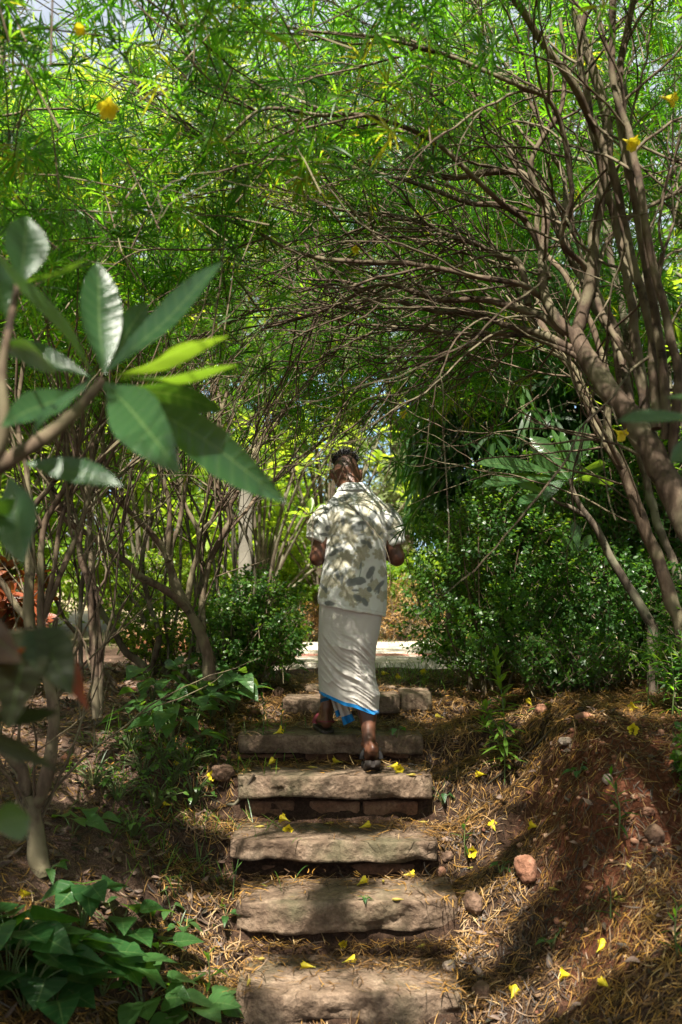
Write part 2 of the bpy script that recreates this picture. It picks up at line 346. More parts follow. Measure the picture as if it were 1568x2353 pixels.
# ---------------------------------------------------------------- stones
def stonemat(name, c1, c2, c3, moss=(.07, .075, .035)):
    c1, c2, c3, moss = [tuple(.8*x for x in c) for c in (c1, c2, c3, moss)]
    m, nt, out = newmat(name); T = NT(nt); g = T.n('NewGeometry').outputs['Position']
    n1 = T.noise(9, 6, .65, g); n2 = T.noise(60, 5, .7, g); n3 = T.noise(3.1, 4, .6, g)
    c = T.ramp(n1, [(.32, c1), (.5, c2), (.68, c3)]); c = T.mix(T.ramp(n2, [(.3, (.65, .65, .65)), (.6, (0, 0, 0))]), c, (c1[0]*.5, c1[1]*.5, c1[2]*.5))
    c = T.mix(T.ramp(n3, [(.5, (0, 0, 0)), (.66, (.6, .6, .6))]), c, moss)
    vo = T.n('TexVoronoi', {'Vector': g, 'Scale': 38.}).outputs[0]
    bm = T.bump(n2, .8, .007, T.bump(n1, .7, .03, T.bump(vo, .6, .008)))
    bs = T.n('BsdfPrincipled', {'Base Color': c, 'Roughness': .85, 'Specular IOR Level': .3, 'Normal': bm}); nt.links.new(bs.outputs[0], out.inputs[0]); return m
M['slab'] = stonemat('weathered_slab_stone', (.11, .07, .045), (.21, .142, .094), (.34, .245, .17))
M['riser'] = stonemat('rusty_riser_stone', (.12, .06, .034), (.23, .115, .062), (.33, .19, .11), (.08, .06, .035))
def rough_box(L, D, H, step=.022, r=.03, amp=.012, seed=0, chip=.02, outline=.02, taper=0.):
    bm = bmesh.new(); bmesh.ops.create_cube(bm, size=1); bmesh.ops.scale(bm, vec=(L, D, H), verts=bm.verts)
    for ax, ln in ((0, L), (1, D), (2, H)):
        k = max(2, int(ln/step)); nv = [0, 0, 0]; nv[ax] = 1
        for q in range(1, k):
            co = [0, 0, 0]; co[ax] = -ln/2+ln*q/k
            bmesh.ops.bisect_plane(bm, geom=bm.verts[:]+bm.edges[:]+bm.faces[:], plane_co=co, plane_no=nv)
    V = np.array([v.co[:] for v in bm.verts]); h = A(L, D, H)/2; r = min(r, H*.45)
    q = np.clip(V, -(h-r), h-r); e = V-q; nn = nrm(e+1e-6*V); out = np.linalg.norm(e, axis=1) > 1e-6
    V = np.where(out[:, None], q+r*nn, V)
    off = A(seed*13.7, seed*7.1, seed*3.3)
    # uneven outline seen from above, then pitted faces and chipped edges
    V[:, 1] += outline*fbm(np.stack([V[:, 0]*3.2, V[:, 0]*0+np.sign(V[:, 1])*4, V[:, 0]*0], -1)+off, 3, seed)*np.sign(V[:, 1])*np.abs(V[:, 1])/h[1]
    V[:, 0] += outline*.9*fbm(np.stack([V[:, 1]*4, np.sign(V[:, 0])*4, V[:, 2]*3], -1)+off, 2, seed+3)*np.abs(V[:, 0])/h[0]
    V[:, 2] += np.where(V[:, 2] < 0, .3*outline, outline*.14)*fbm(np.stack([V[:, 0]*2.7, V[:, 1]*3, V[:, 2]*0], -1)+off, 3, seed+5)
    V += nn*(amp*fbm(V*13+off, 4, seed+7))[:, None]
    ed = (np.abs(V[:, 1]) > h[1]*.78)&(V[:, 2] > -9)
    V[:, 1] -= np.where(ed, np.sign(V[:, 1])*chip*np.maximum(fbm(V*A(7, 2, 14)+off, 3, seed+11)-.05, 0)*2, 0)
    lowf = V[:, 2] < -h[2]*.5
    V[:, 1] -= np.where(lowf, np.sign(V[:, 1])*chip*1.3*np.maximum(vnoise(V*A(5, 0, 0)+off, seed+13), -.2), 0)
    if taper:
        e = np.abs(V[:, 0])/h[0]; V[:, 1] = np.where(V[:, 1] < 0, V[:, 1]*(1-taper*e**5*(1+.5*np.sign(V[:, 0])*math.sin(seed*3.))), V[:, 1])
        V[:, 2] -= .35*taper*h[2]*e**6; V[:, 2] += np.where(V[:, 2] < 0, 1, 0)*.9*taper*h[2]*sstep((fbm(np.stack([V[:, 0]*2.4, 0*V[:, 0], 0*V[:, 0]], -1)+off, 3, seed+17)+.1)*2.2)
    for v, c in zip(bm.verts, V): v.co = c
    for f in bm.faces: f.smooth = True
    me = bpy.data.meshes.new('stone'); bm.to_mesh(me); bm.free(); return me
slab_labels = ['lowest step slab, broad and worn, cut off by the bottom of the picture', 'thick pinkish step slab, second up from the bottom, with a lit bumpy face',
  'thin pale step slab, third up from the bottom, with a ragged overhanging lower edge', 'squared thick slab under the sandal of the trailing foot', 'long dark slab under the sandal of the leading foot']
for s, lb in zip(SLABS, slab_labels):
    L = s['x1']-s['x0']; me = rough_box(L, s['tread'], s['thick'], .016, .007, .008, s['seed'], .026, .045, .26); me.materials.append(M['slab'])
    o = obj('step_slab', me); o.location = ((s['x0']+s['x1'])/2, s['y']+s['tread']/2, s['z']-s['thick']/2+.002); o.rotation_euler = (math.radians(-1), math.radians((.6, -1.0, .8, -.3, .7)[s['seed']-1]), math.radians((-.8, 1.6, -1.2, .4, 1.)[s['seed']-1]))
    tag(o, lb, 'step', 'stone slabs of the steps')
def stone(name, vx0, vx1, vy0, vy1, d, dep, seed, label, mat, group, cat='stone', rot=0):
    a, b = P(vx0, vy0, d), P(vx1, vy1, d); L = b[0]-a[0]; H = a[2]-b[2]
    me = rough_box(L, dep, H, .016, .012, .008, seed, .012, .015); me.materials.append(mat)
    o = obj(name, me); o.location = ((a[0]+b[0])/2, d+dep/2, (a[2]+b[2])/2); o.rotation_euler = (0, 0, rot); tag(o, lab(label), cat, group); return o
def lab(s): return s
RG = 'rough stones packed below the step slabs'
# below the slab of the leading foot
for a in [(490, 678, 1733, 1764, 5.70, .2, 21, 'long brown stone wedged under the dark slab, at its weedy end'), (702, 812, 1730, 1764, 5.70, .2, 22, 'brown stone under the dark slab, just behind the trailing calf on its inner side'), (836, 940, 1728, 1762, 5.70, .2, 23, 'brown stone under the dark slab, on the outer side of the trailing calf')]:
    stone('riser_stone', *a, M['riser'], RG)
# below the squared slab
for a in [(560, 677, 1842, 1884, 5.33, .2, 25, 'reddish block under the squared slab, nearest the weedy bank'), (712, 826, 1842, 1885, 5.34, .2, 26, 'reddish block in the middle under the squared slab'), (832, 962, 1842, 1884, 5.33, .2, 27, 'reddish block under the squared slab, below the trailing sandal'), (682, 708, 1846, 1882, 5.40, .12, 28, 'small recessed block between two reddish blocks under the squared slab')]:
    stone('riser_stone', *a, M['riser'], RG)
for a in [(600, 705, 1988, 2022, 4.98, .16, 31, 'shadowed red block under the thin pale slab, weedy bank side'), (712, 800, 1988, 2022, 4.98, .16, 32, 'shadowed red block in the middle under the thin pale slab'), (806, 955, 1986, 2018, 4.98, .16, 33, 'shadowed red block under the thin pale slab, red mound side')]:
    stone('riser_stone', *a, M['riser'], RG)
# upper steps behind the man
for a in [(650, 748, 1608, 1642, 6.25, .3, 41, 'rough kerb stone of the upper step, left of the leading ankle'), (775, 862, 1604, 1644, 6.27, .3, 42, 'rough kerb stone of the upper step half hidden behind the white cloth'), (866, 920, 1601, 1640, 6.22, .3, 43, 'squared kerb stone of the upper step beside the white cloth'), (922, 992, 1592, 1636, 6.26, .3, 44, 'mossy kerb stone of the upper step running into the clipped shrub')]:
    stone('kerb_stone', *a, M['slab'], 'kerb stones of the upper step')
for a in [(702, 752, 1577, 1604, 6.70, .28, 45, 'pale small paver at the top of the steps, left of the white cloth'), (868, 908, 1577, 1598, 6.72, .28, 46, 'orange lit paver at the top of the steps, right of the white cloth')]:
    stone('paving_stone', *a, M['slab'], 'small pavers at the head of the steps')
b_ = None
def rock(vx, vy, w, h, seed, label, col, tilt=0., cat='stone', group='loose stones on the leaf litter'):
    q = G(vx, vy); s = q[1]/FPX; bm = bmesh.new(); bmesh.ops.create_icosphere(bm, subdivisions=4, radius=1)
    V = np.array([v.co[:] for v in bm.verts]); off = A(seed*9.1, seed*4.7, 3.)
    rr = 1+.45*fbm(V*1.3+off, 3, seed)+.10*fbm(V*5+off, 3, seed+1); V = V*rr[:, None]
    V = np.sign(V)*np.abs(V)**.85
    V = V*A(w*s/2, w*s*.42, h*s/2)
    for v, c in zip(bm.verts, V): v.co = c
    for f in bm.faces: f.smooth = True
    me = bpy.data.meshes.new('stone'); bm.to_mesh(me); bm.free(); me.materials.append(col)
    o = obj('loose_stone', me); o.location = (q[0], q[1], q[2]+h*s*.32); o.rotation_euler = (0, math.radians(tilt), seed)
    return tag(o, label, cat, group)
M['rockbrown'] = stonemat('brown_cobble', (.10, .055, .035), (.19, .11, .07), (.28, .18, .12), (.13, .08, .05))
M['terra'] = stonemat('terracotta_stone', (.2, .085, .045), (.31, .145, .085), (.42, .24, .16), (.26, .12, .07))
M['palestone'] = stonemat('pale_stone', (.34, .24, .17), (.46, .35, .27), (.58, .48, .4), (.4, .3, .2))
for a in [(511, 1788, 52, 34, 1, 'flat-topped brown cobble by the end of the squared slab', 'rockbrown', 8), (1208, 2018, 52, 62, 2, 'upright terracotta stone lit on the needle litter', 'terra', 18),
  (1027, 1982, 24, 26, 3, 'small brown stone touching the end of the thin pale slab', 'rockbrown', 0), (1013, 2012, 24, 22, 4, 'small pinkish stone just below the thin pale slab end', 'terra', 10),
  (1088, 2094, 46, 46, 5, 'dark knobbly stone butted against the end of the pinkish slab', 'rockbrown', 10), (1505, 1935, 40, 40, 6, 'rust brown wedge of stone low on the red mound', 'rockbrown', 35),
  (1033, 2228, 30, 24, 7, 'little white quartz pebble beside the lowest slab', 'palestone', 0), (1300, 1712, 34, 18, 8, 'pale limestone chip stuck in the red mound', 'palestone', 5),
  (1397, 1800, 22, 26, 9, 'small tan pebble in the dark face of the red mound', 'palestone', 0), (1490, 1872, 28, 18, 10, 'flat tan pebble at the outer foot of the red mound', 'terra', 0),
  (1108, 2290, 50, 36, 11, 'dull brown cobble beside the corner of the lowest slab', 'rockbrown', 0), (640, 1600, 26, 26, 12, 'brown cobble beside the pale small paver', 'rockbrown', 0),
  (1245, 1640, 34, 26, 14, 'crumbly clod on the lit crest of the red mound', 'terra', 0), (1345, 1655, 44, 22, 15, 'long pale clod on the lit crest of the red mound', 'terra', 6),
  (585, 1640, 14, 14, 16, 'tiny red pebble under the broad-leaved plants', 'terra', 0), (1520, 1690, 18, 16, 17, 'round orange pebble at the mound edge under the shrub', 'terra', 0)]:
    rock(*a[:6], M[a[6]], a[7])
# ================================================================ PERSON
def fuse(buf, voxel, smooth=4, fac=.5):
    me = buf.mesh('tmp', []); o = bpy.data.objects.new('tmp', me); COL.objects.link(o)
    r = o.modifiers.new('r', 'REMESH'); r.mode = 'VOXEL'; r.voxel_size = voxel
    if smooth:
        sm = o.modifiers.new('s', 'SMOOTH'); sm.iterations = smooth; sm.factor = fac
    dg = bpy.context.evaluated_depsgraph_get(); ev = o.evaluated_get(dg); m2 = bpy.data.meshes.new_from_object(ev)
    bpy.data.objects.remove(o); bpy.data.meshes.remove(me)
    n = len(m2.vertices); V = np.empty(n*3, np.float32); m2.vertices.foreach_get('co', V); V = V.reshape(-1, 3).astype(float)
    N = np.empty(n*3, np.float32); m2.vertices.foreach_get('normal', N)
    return m2, V, N.reshape(-1, 3).astype(float)
def setmesh(me, V, att, mat):
    me.vertices.foreach_set('co', np.asarray(V, np.float32).ravel())
    at = me.attributes.new('lv', 'FLOAT_VECTOR', 'POINT'); at.data.foreach_set('vector', np.asarray(att, np.float32).ravel())
    me.polygons.foreach_set('use_smooth', np.ones(len(me.polygons), bool)); me.materials.clear(); me.materials.append(mat); me.update(); return me
def ell(buf, c, r, R=None, nu=20, nv=12):
    th = np.linspace(0, np.pi, nv)[:, None]; ph = np.linspace(0, 2*np.pi, nu, endpoint=False)[None]
    rows = np.stack([np.sin(th)*np.cos(ph), np.sin(th)*np.sin(ph), np.cos(th)+0*ph], -1)*np.asarray(r)
    if R is not None: rows = rows@np.asarray(R).T
    V, F = grid(rows+np.asarray(c)); buf.add(V, F)
def PX(vx, vy, d): return P(vx, vy, d)
def build_person():
    base = P(812, 1770, 5.45); base[2] = SLABS[3]['z']
    root = thing('person', base, 'man walking up the stone steps in a printed polo shirt and white wrap cloth', 'person')
    b = Buf()
    def limb(pts, rx, ry, k=16, n=22, refv=None):
        pts = np.array(pts); q = spline(pts, n); t = np.linspace(0, 1, len(rx)); u = np.linspace(0, 1, n)
        tube(b, q, np.interp(u, t, rx), k, ry=np.interp(u, t, ry), refv=refv)
    # torso, neck
    tz = [(808, 1440, 5.46, .125, .075), (808, 1390, 5.46, .135, .08), (810, 1330, 5.45, .125, .078), (812, 1250, 5.445, .135, .085), (815, 1195, 5.45, .14, .088), (815, 1165, 5.46, .125, .075), (812, 1140, 5.475, .07, .055)]
    an = np.linspace(0, 2*np.pi, 24, endpoint=False); rows = []
    for vx, vy, d, a, bb in tz:
        c = P(vx, vy, d); rows.append(np.stack([c[0]+a*np.cos(an), c[1]+bb*np.sin(an), c[2]+0*an], -1))
    V, F = grid(np.array(rows)); b.add(V, F)
    for r0, fl in ((rows[0], 1), (rows[-1], -1)):
        b.add(np.vstack([r0, r0.mean(0)]), np.stack([np.full(24, 24), np.arange(24), (np.arange(24)+1) % 24][::1] if fl < 0 else [np.full(24, 24), (np.arange(24)+1) % 24, np.arange(24)], -1))
    limb([P(811, 1150, 5.46), P(808, 1118, 5.49), P(801, 1095, 5.525)], [.066, .058, .056], [.062, .058, .056], n=10)
    # head, bowed forward and turned a little to his left
    hc = P(795.5, 1089, 5.56); yaw = math.radians(9); pit = math.radians(-24)
    R = Matrix.Rotation(yaw, 3, 'Z')@Matrix.Rotation(pit, 3, 'X'); Rn = np.array(R)
    th = np.linspace(0, np.pi, 26)[:, None]; ph = np.linspace(0, 2*np.pi, 36, endpoint=False)[None]
    H = np.stack([np.sin(th)*np.cos(ph)*.0755, np.sin(th)*np.sin(ph)*.098, np.cos(th)*.112+0*ph], -1)
    f = H[..., 1] > 0; lowz = np.clip(-H[..., 2]/.112, 0, 1)
    H[..., 0] *= 1-.30*lowz**1.5*f; H[..., 1] *= np.where(f, 1-.06*lowz, 1-.30*lowz**1.3)
    H[..., 1] += np.where(f, -.006*np.exp(-((H[..., 2]-.005)/.022)**2)*np.exp(-((np.abs(H[..., 0])-.032)/.016)**2), 0)
    V, F = grid(H@Rn.T+hc); b.add(V, F)
    def hl(x, y, z): return hc+Rn@A(x, y, z)
    tube(b, [hl(0, .085, .02), hl(0, .104, -.012), hl(0, .112, -.03), hl(0, .093, -.036)], [.008, .011, .016, .012], 8)            # nose
    ell(b, hl(0, .084, -.062), (.026, .012, .009), Rn); ell(b, hl(0, .074, -.098), (.03, .022, .018), Rn)                              # lips, chin
    ell(b, hl(.03, .083, .022), (.024, .012, .008), Rn); ell(b, hl(-.03, .083, .022), (.024, .012, .008), Rn)                          # brows
    for sx in (-1, 1):
        Re = Rn@np.array(Matrix.Rotation(sx*math.radians(-30), 3, 'Z'))
        ell(b, hl(sx*.083, -.004, -.006), (.006, .019, .031), Re, 14, 10); ell(b, hl(sx*.088, -.014, .004), (.005, .010, .022), Re, 12, 8); ell(b, hl(sx*.081, .002, -.033), (.006, .009, .009), Re, 10, 8)
    # arms
    for sx, sh, el, wr in ((-1, P(757, 1181, 5.45), P(729, 1275, 5.40), P(768, 1268, 5.62)), (1, P(876, 1181, 5.45), P(913, 1276, 5.40), P(862, 1266, 5.62))):
        mid = (sh+el)/2
        limb([sh, mid, el*.96+sh*.04, el+A(0, .012, -.018), el*.85+wr*.15+A(0, .01, -.008), (el+wr)/2+A(0, 0, .004), wr], [.040, .041, .041, .043, .044, .037, .026], [.040, .040, .040, .042, .042, .036, .022], 16, 36, refv=(1, 0, 0))
        fd = nrm(wr-el); nn = nrm(A(sx*.5, .25, -.8)); nn = nrm(nn-fd*np.dot(nn, fd)); sd = np.cross(fd, nn)*1.
        palm = wr+fd*.05
        tube(b, spline([wr-fd*.01, wr+fd*.03, wr+fd*.065, wr+fd*.092], 8), [.024, .036, .041, .036], 12, ry=[.018, .016, .015, .012], refv=nn)
        for q, (off, ln) in enumerate(((-.030, .068), (-.010, .076), (.010, .072), (.029, .056))):
            p0 = wr+fd*.085+sd*off; d = fd.copy(); pts = [p0]; ang = 0
            for seg, cv in ((.45, 18), (.30, 32), (.25, 26)):
                ang += cv+q*3; dd = fd*math.cos(math.radians(ang))-nn*math.sin(math.radians(ang)); pts.append(pts[-1]+dd*ln*seg)
            tube(b, spline(pts, 9), np.linspace(.0088, .0062, 9), 8)
        p0 = wr+fd*.022-sd*.03; td = nrm(fd*.65-sd*.75); pts = [p0, p0+td*.03, p0+td*.03+nrm(fd*.85-sd*.4-nn*.2)*.028, p0+td*.03+nrm(fd*.85-sd*.4-nn*.2)*.028+nrm(fd-nn*.45)*.024]
        tube(b, spline(pts, 9), np.linspace(.0125, .0075, 9), 8)
    # legs: the trailing one on the squared slab, the leading one on the slab above
    ztr, zld = SLABS[3]['z']+.002, SLABS[4]['z']+.002
    foot = {}
    for hip, knee, cf, ank, heel, ball, toe, key in (
      (P(826, 1420, 5.50), P(842, 1580, 5.55), P(847, 1640, 5.47), P(849, 1713, 5.385), P(857, 1738, 5.335), None, None, 'tr'),
      (P(786, 1420, 5.48), P(757, 1510, 5.83), P(755, 1570, 5.795), P(752, 1630, 5.76), P(751, 1650, 5.715), None, None, 'ld')):
        zs = (ztr if key == 'tr' else zld)+.022
        if key == 'tr':
            heel[2] = zs+.088; ball = heel+A(-.005, .17, 0); ball[2] = zs+.018; toe = ball+A(-.005, .065, -.004)
        else:
            heel[2] = zs+.026; ball = heel+A(-.03, .165, -.008); toe = ball+A(-.012, .07, -.004)
        limb([hip, (hip+knee)/2, knee], [.068, .062, .052], [.068, .062, .054], n=18, refv=(0, 1, 0))
        limb([knee, knee*.6+ank*.4+A(0, -.018, 0), (knee*.35+ank*.65)+A(0, -.008, 0), ank, ank*.5+heel*.5+A(0, .02, -.01)], [.056, .055, .041, .034, .036], [.056, .058, .043, .037, .04], n=26, refv=(0, 1, 0))
        ell(b, heel+A(0, .012, .012), (.034, .036, .034)); ell(b, ank+A(.036, .02, 0), (.012, .014, .014)); ell(b, ank+A(-.034, .02, .004), (.012, .014, .014))
        tube(b, spline([ank+A(0, .0, .035), heel*.92+ank*.08+A(0, -.012, .03), heel+A(0, -.014, .01)], 8), [.02, .015, .02], 10)
        limb([heel+A(0, .02, .012), (heel+ball)/2+A(0, 0, .022), ball+A(0, 0, .008), ball*.5+toe*.5+A(0, 0, .002)], [.032, .038, .046, .042], [.034, .034, .022, .016], n=16, refv=(0, 0, 1))
        limb([ank+A(0, .03, .0), (ank+ball)/2+A(0, .012, .012), ball+A(0, 0, .012)], [.034, .034, .034], [.036, .034, .02], n=12)
        for q in range(5):
            sx = 1 if key == 'tr' else -1; o = A((q-2)*.0165*-sx, .032-.007*q, -.002)
            r = .0125 if q == 0 else .0088
            tube(b, spline([ball+A((q-2)*.015*-sx, 0, .0), ball+o+A(0, .01, .004), ball+o+A(0, .035-.003*q, -.006)], 6), [r*1.05, r, r*.8], 8) if False else tube(b, spline([ball+A((q-2)*.015*-sx, 0, .0), ball+o+A(0, .01, .004), ball+o+A(0, .035-.003*q, -.006)], 6), np.linspace(r*1.1, r*.8, 6), 8)
        foot[key] = (heel, ball, toe, zs)
    me, V, N = fuse(b, .0048, 3)
    loc = (V-hc)@Rn; att = np.zeros((len(V), 3))
    inhead = (np.linalg.norm(V-hc, axis=1) < .15)
    hairline = loc[:, 2]-(-.005+np.where(loc[:, 1] > .02, (loc[:, 1]-.02)*1.5, -.015))
    att[:, 0] = np.where(inhead & (np.abs(loc[:, 0]) < .079), sstep(hairline/.045), 0)*(.8+.4*fbm(V*60, 2, 3)*.5)
    att[:, 1] = .5+.5*fbm(V*14, 3, 2)
    m, nt, out = newmat('brown_skin'); T = NT(nt)
    sp = T.n('SeparateXYZ', {0: T.n('Attribute', attribute_name='lv').outputs['Vector']})
    c = T.ramp(sp.outputs[1], [(.2, (.085, .034, .019)), (.8, (.145, .062, .034))]); c = T.mix(T.math('MULTIPLY', sp.outputs[0], .82), c, (.030, .022, .02))
    no = T.noise(220, 3, .6, T.n('TexCoord').outputs['Object'])
    bs = T.n('BsdfPrincipled', {'Base Color': c, 'Roughness': .42, 'Specular IOR Level': .45, 'Subsurface Weight': .06, 'Subsurface Radius': (.012, .005, .003), 'Normal': T.bump(no, .25, .002)})
    nt.links.new(bs.outputs[0], out.inputs[0])
    body = obj('body', setmesh(me, V, att, m), parent=root)
    # eyes closed under the brows stay inside the face; hair: curly strip on the crown
    hb = Buf(); r2 = np.random.default_rng(5)
    cap = []
    for q in range(2600):
        x = r2.uniform(-.056, .056); y = r2.uniform(-.066, .075)
        zz = 1-(x/.0755)**2-(y/.098)**2
        if zz < .12 or (x/.055)**2+((y-.004)/.066)**2 > 1: continue
        z = .112*math.sqrt(zz); p = hl(x, y, z-.004); nd = nrm(Rn@A(x/.0755*.9, y/.098*.5-.15, z/.112)); e1, e2 = perp(nd)
        ln = r2.uniform(.014, .036)*(1.1 if y > -.02 else .85); ph0 = r2.uniform(0, 6.28); cr = r2.uniform(.004, .008); tt = np.linspace(0, 1, 8); tw = r2.uniform(6, 12)
        lean = nrm(r2.normal(0, 1, 3))*ln*.35
        pts = p+nd*(ln*tt)[:, None]+lean*(tt**2)[:, None]+(e1*np.cos(ph0+tw*tt)[:, None]+e2*np.sin(ph0+tw*tt)[:, None])*(cr*tt)[:, None]
        tube(hb, pts, np.linspace(.0036, .0022, 8), 4, cap=False)
    hr = H.copy(); hr = hr*1.03; sel = (hr[..., 2] > .05)
    cap_rows = [h for h in (H*1.04)[:9]]
    cr_ = np.array(cap_rows); cr_[..., 0] *= .8; cr_ = cr_+A(0, .012, 0)
    V2, F2 = grid(cr_@Rn.T+hc); hb.add(V2, F2)
    mh = plain('black_hair', (.012, .011, .012), .38, spec=.5)
    obj('hair', hb, mh, root)

    # ---- shirt
    s = Buf(); an = np.linspace(0, 2*np.pi, 64, endpoint=False); rows = []
    # vy at left edge, vy at right edge, left x, right x, depth centre, half depth
    prof = [(1387, 1416, 732.5, 884.5, 5.43, .135), (1370, 1392, 732, 886, 5.43, .136), (1330, 1340, 737, 888, 5.43, .132), (1290, 1292, 744, 888, 5.43, .128), (1250, 1250, 750, 888.5, 5.43, .130), (1215, 1213, 753, 889.5, 5.435, .134),
            (1185, 1182, 750, 890, 5.44, .132), (1166, 1163, 744, 889, 5.445, .118), (1153, 1150, 750, 880, 5.452, .100), (1141, 1138, 762, 866, 5.46, .086), (1130, 1127, 773, 855, 5.468, .078), (1120, 1118, 778, 849, 5.475, .074)]
    for yl, yr, xl, xr, d, bb in prof:
        l, r = P(xl, yl, d), P(xr, yr, d); c = (l+r)/2; a = (r[0]-l[0])/2; ca, sa = np.cos(an), np.sin(an)
        e = 2.3; cx = np.sign(ca)*np.abs(ca)**(2/e); sy = np.sign(sa)*np.abs(sa)**(2/e)
        rows.append(np.stack([c[0]+a*cx, d+bb*sy, c[2]+(r[2]-l[2])/2*ca], -1))
    V, F = grid(np.array(rows)); s.add(V, F)
    for r0 in (rows[0], rows[-1]): s.add(np.vstack([r0, r0.mean(0)]), np.stack([np.full(64, 64), np.arange(64), (np.arange(64)+1) % 64], -1))
    hems = []
    for sx, a0, a1, a2, r3 in ((-1, P(760, 1172, 5.445), P(738, 1204, 5.43), P(723, 1243, 5.415), (.068, .074, .0565)), (1, P(872, 1170, 5.445), P(897, 1206, 5.43), P(914, 1252, 5.415), (.068, .072, .0505))):
        q = spline([a0, a1, a2], 10); tube(s, q, np.interp(np.linspace(0, 1, 10), [0, .5, 1], r3), 24, ry=np.interp(np.linspace(0, 1, 10), [0, .5, 1], [.07, .078, .066]), refv=(0, 1, 0))
        hems.append((a1, a2, sx))
    me, V, N = fuse(s, .0048, 5)
    # wrinkles: drag lines fanning from the armpits and waist, vertical falls in the lower back
    bk = np.clip(-N[:, 1], 0, 1); x, z = V[:, 0], V[:, 2]; zt = P(812, 1120, 5.44)[2]; zb = P(812, 1400, 5.43)[2]; t = (zt-z)/(zt-zb)
    tors = np.abs(x-.07) < .175
    w1 = 1-np.abs(vnoise(np.stack([x*15+z*9, z*5-x*4, V[:, 1]*3], -1), 31)); w2 = 1-np.abs(vnoise(np.stack([x*11-z*8, z*4+x*3, V[:, 1]*4], -1), 37)); w3 = 1-np.abs(vnoise(np.stack([x*20, z*3.2, V[:, 1]*8], -1), 41))
    disp = (.0045*(w1**3)*sstep((t-.1)/.2)+.0042*(w2**3)*sstep((t-.25)/.3)+.006*(w3**4)*sstep((t-.3)/.3))
    disp += .006*fbm(V*A(9, 9, 6), 3, 43)
    V = V+N*(disp-.004)[:, None]*np.where(t > .03, 1, 0)[:, None]
    me.vertices.foreach_set('co', V.astype(np.float32).ravel())
    # printed pattern, in pixels of a 1568x2221 detail of the back: pad, stem, petal motifs
    vx, vy = project(V); vxl = vx.copy(); U = (vx-643)/.2344; W = (vy-1010.6)/.2344
    U = np.where(N[:, 1] > .25, 1310-U+90, U)
    beige = np.zeros(len(V)); dark = np.zeros(len(V)); line = np.zeros(len(V))
    wob = fbm(np.stack([U/40, W/40, U*0], -1), 2, 5)
    fl = [(640, 590, 78), (830, 585, 92), (300, 830, 85), (690, 700, 70), (850, 700, 60), (640, 860, 85), (860, 870, 75), (955, 905, 88), (700, 970, 80), (545, 1000, 70), (640, 1165, 95), (810, 1110, 80), (770, 1215, 60), (560, 1230, 70), (970, 1120, 60), (1030, 1150, 50), (480, 1390, 75), (580, 1375, 80), (660, 1500, 85), (825, 1525, 85), (930, 1430, 70), (1010, 1530, 60), (430, 1500, 60), (720, 1590, 55), (540, 760, 70), (1110, 820, 70), (1160, 930, 50), (1080, 660, 60), (380, 700, 55), (960, 650, 60), (1020, 1290, 60), (520, 880, 60), (860, 1020, 60), (700, 1320, 55)]
    for i, (u, w, r) in enumerate(fl):
        du, dw = U-u, W-w; a = np.arctan2(dw, du); rr = np.hypot(du, dw)
        n = 5+i % 3; pr = r*(.62+.38*np.abs(np.cos(n*.5*a+i)))+6*wob
        ins = sstep((pr-rr)/6+.5); beige = np.maximum(beige, ins*(.72+.28*(.5+.5*np.cos(n*a*3+i))))
        line = np.maximum(line, np.exp(-((pr-rr)/4)**2)*.6); line = np.maximum(line, np.where(rr < pr, np.exp(-(np.sin(n*.5*a+i)*rr/5)**2), 0)*.45)
    pads = [(515, 600, 62, 34, 20), (640, 570, 55, 26, -30), (785, 850, 66, 40, -15), (740, 1390, 80, 34, -8), (912, 742, 52, 26, -60), (893, 1295, 58, 26, -60), (1078, 810, 62, 22, -70), (555, 1095, 70, 22, -28), (878, 1030, 38, 16, 60), (820, 1000, 30, 20, 30), (490, 1605, 44, 22, 5), (765, 1550, 40, 24, 30), (836, 1590, 38, 20, 60), (985, 1425, 58, 18, -45), (440, 930, 44, 14, 5), (455, 700, 36, 18, -60), (420, 1440, 40, 14, 50), (455, 1475, 26, 14, 80), (1105, 690, 44, 16, 70), (1060, 870, 34, 14, 0), (1130, 950, 60, 16, 30), (795, 930, 28, 9, -8), (740, 1475, 30, 10, 0), (880, 1465, 20, 22, 0), (560, 1030, 44, 16, -15), (470, 870, 22, 26, 20), (350, 830, 20, 44, 30), (620, 800, 18, 40, -10), (570, 1330, 16, 50, -20), (610, 1370, 14, 40, 10), (990, 920, 26, 10, -40), (910, 905, 14, 22, 10), (810, 680, 8, 26, 10), (795, 1230, 9, 30, 12), (970, 1480, 10, 28, 10), (640, 1010, 26, 10, -30), (760, 720, 22, 12, 30)]
    for i, (u, w, ra, rb, an_) in enumerate(pads):
        c_, s_ = math.cos(math.radians(an_)), math.sin(math.radians(an_)); du = (U-u)*c_+(W-w)*s_; dw = -(U-u)*s_+(W-w)*c_
        e = np.hypot(du/(ra*1.18), dw/(rb*1.22))+.28*wob; dark = np.maximum(dark, sstep((1-e)*min(ra, rb)/8+.5)*.95)
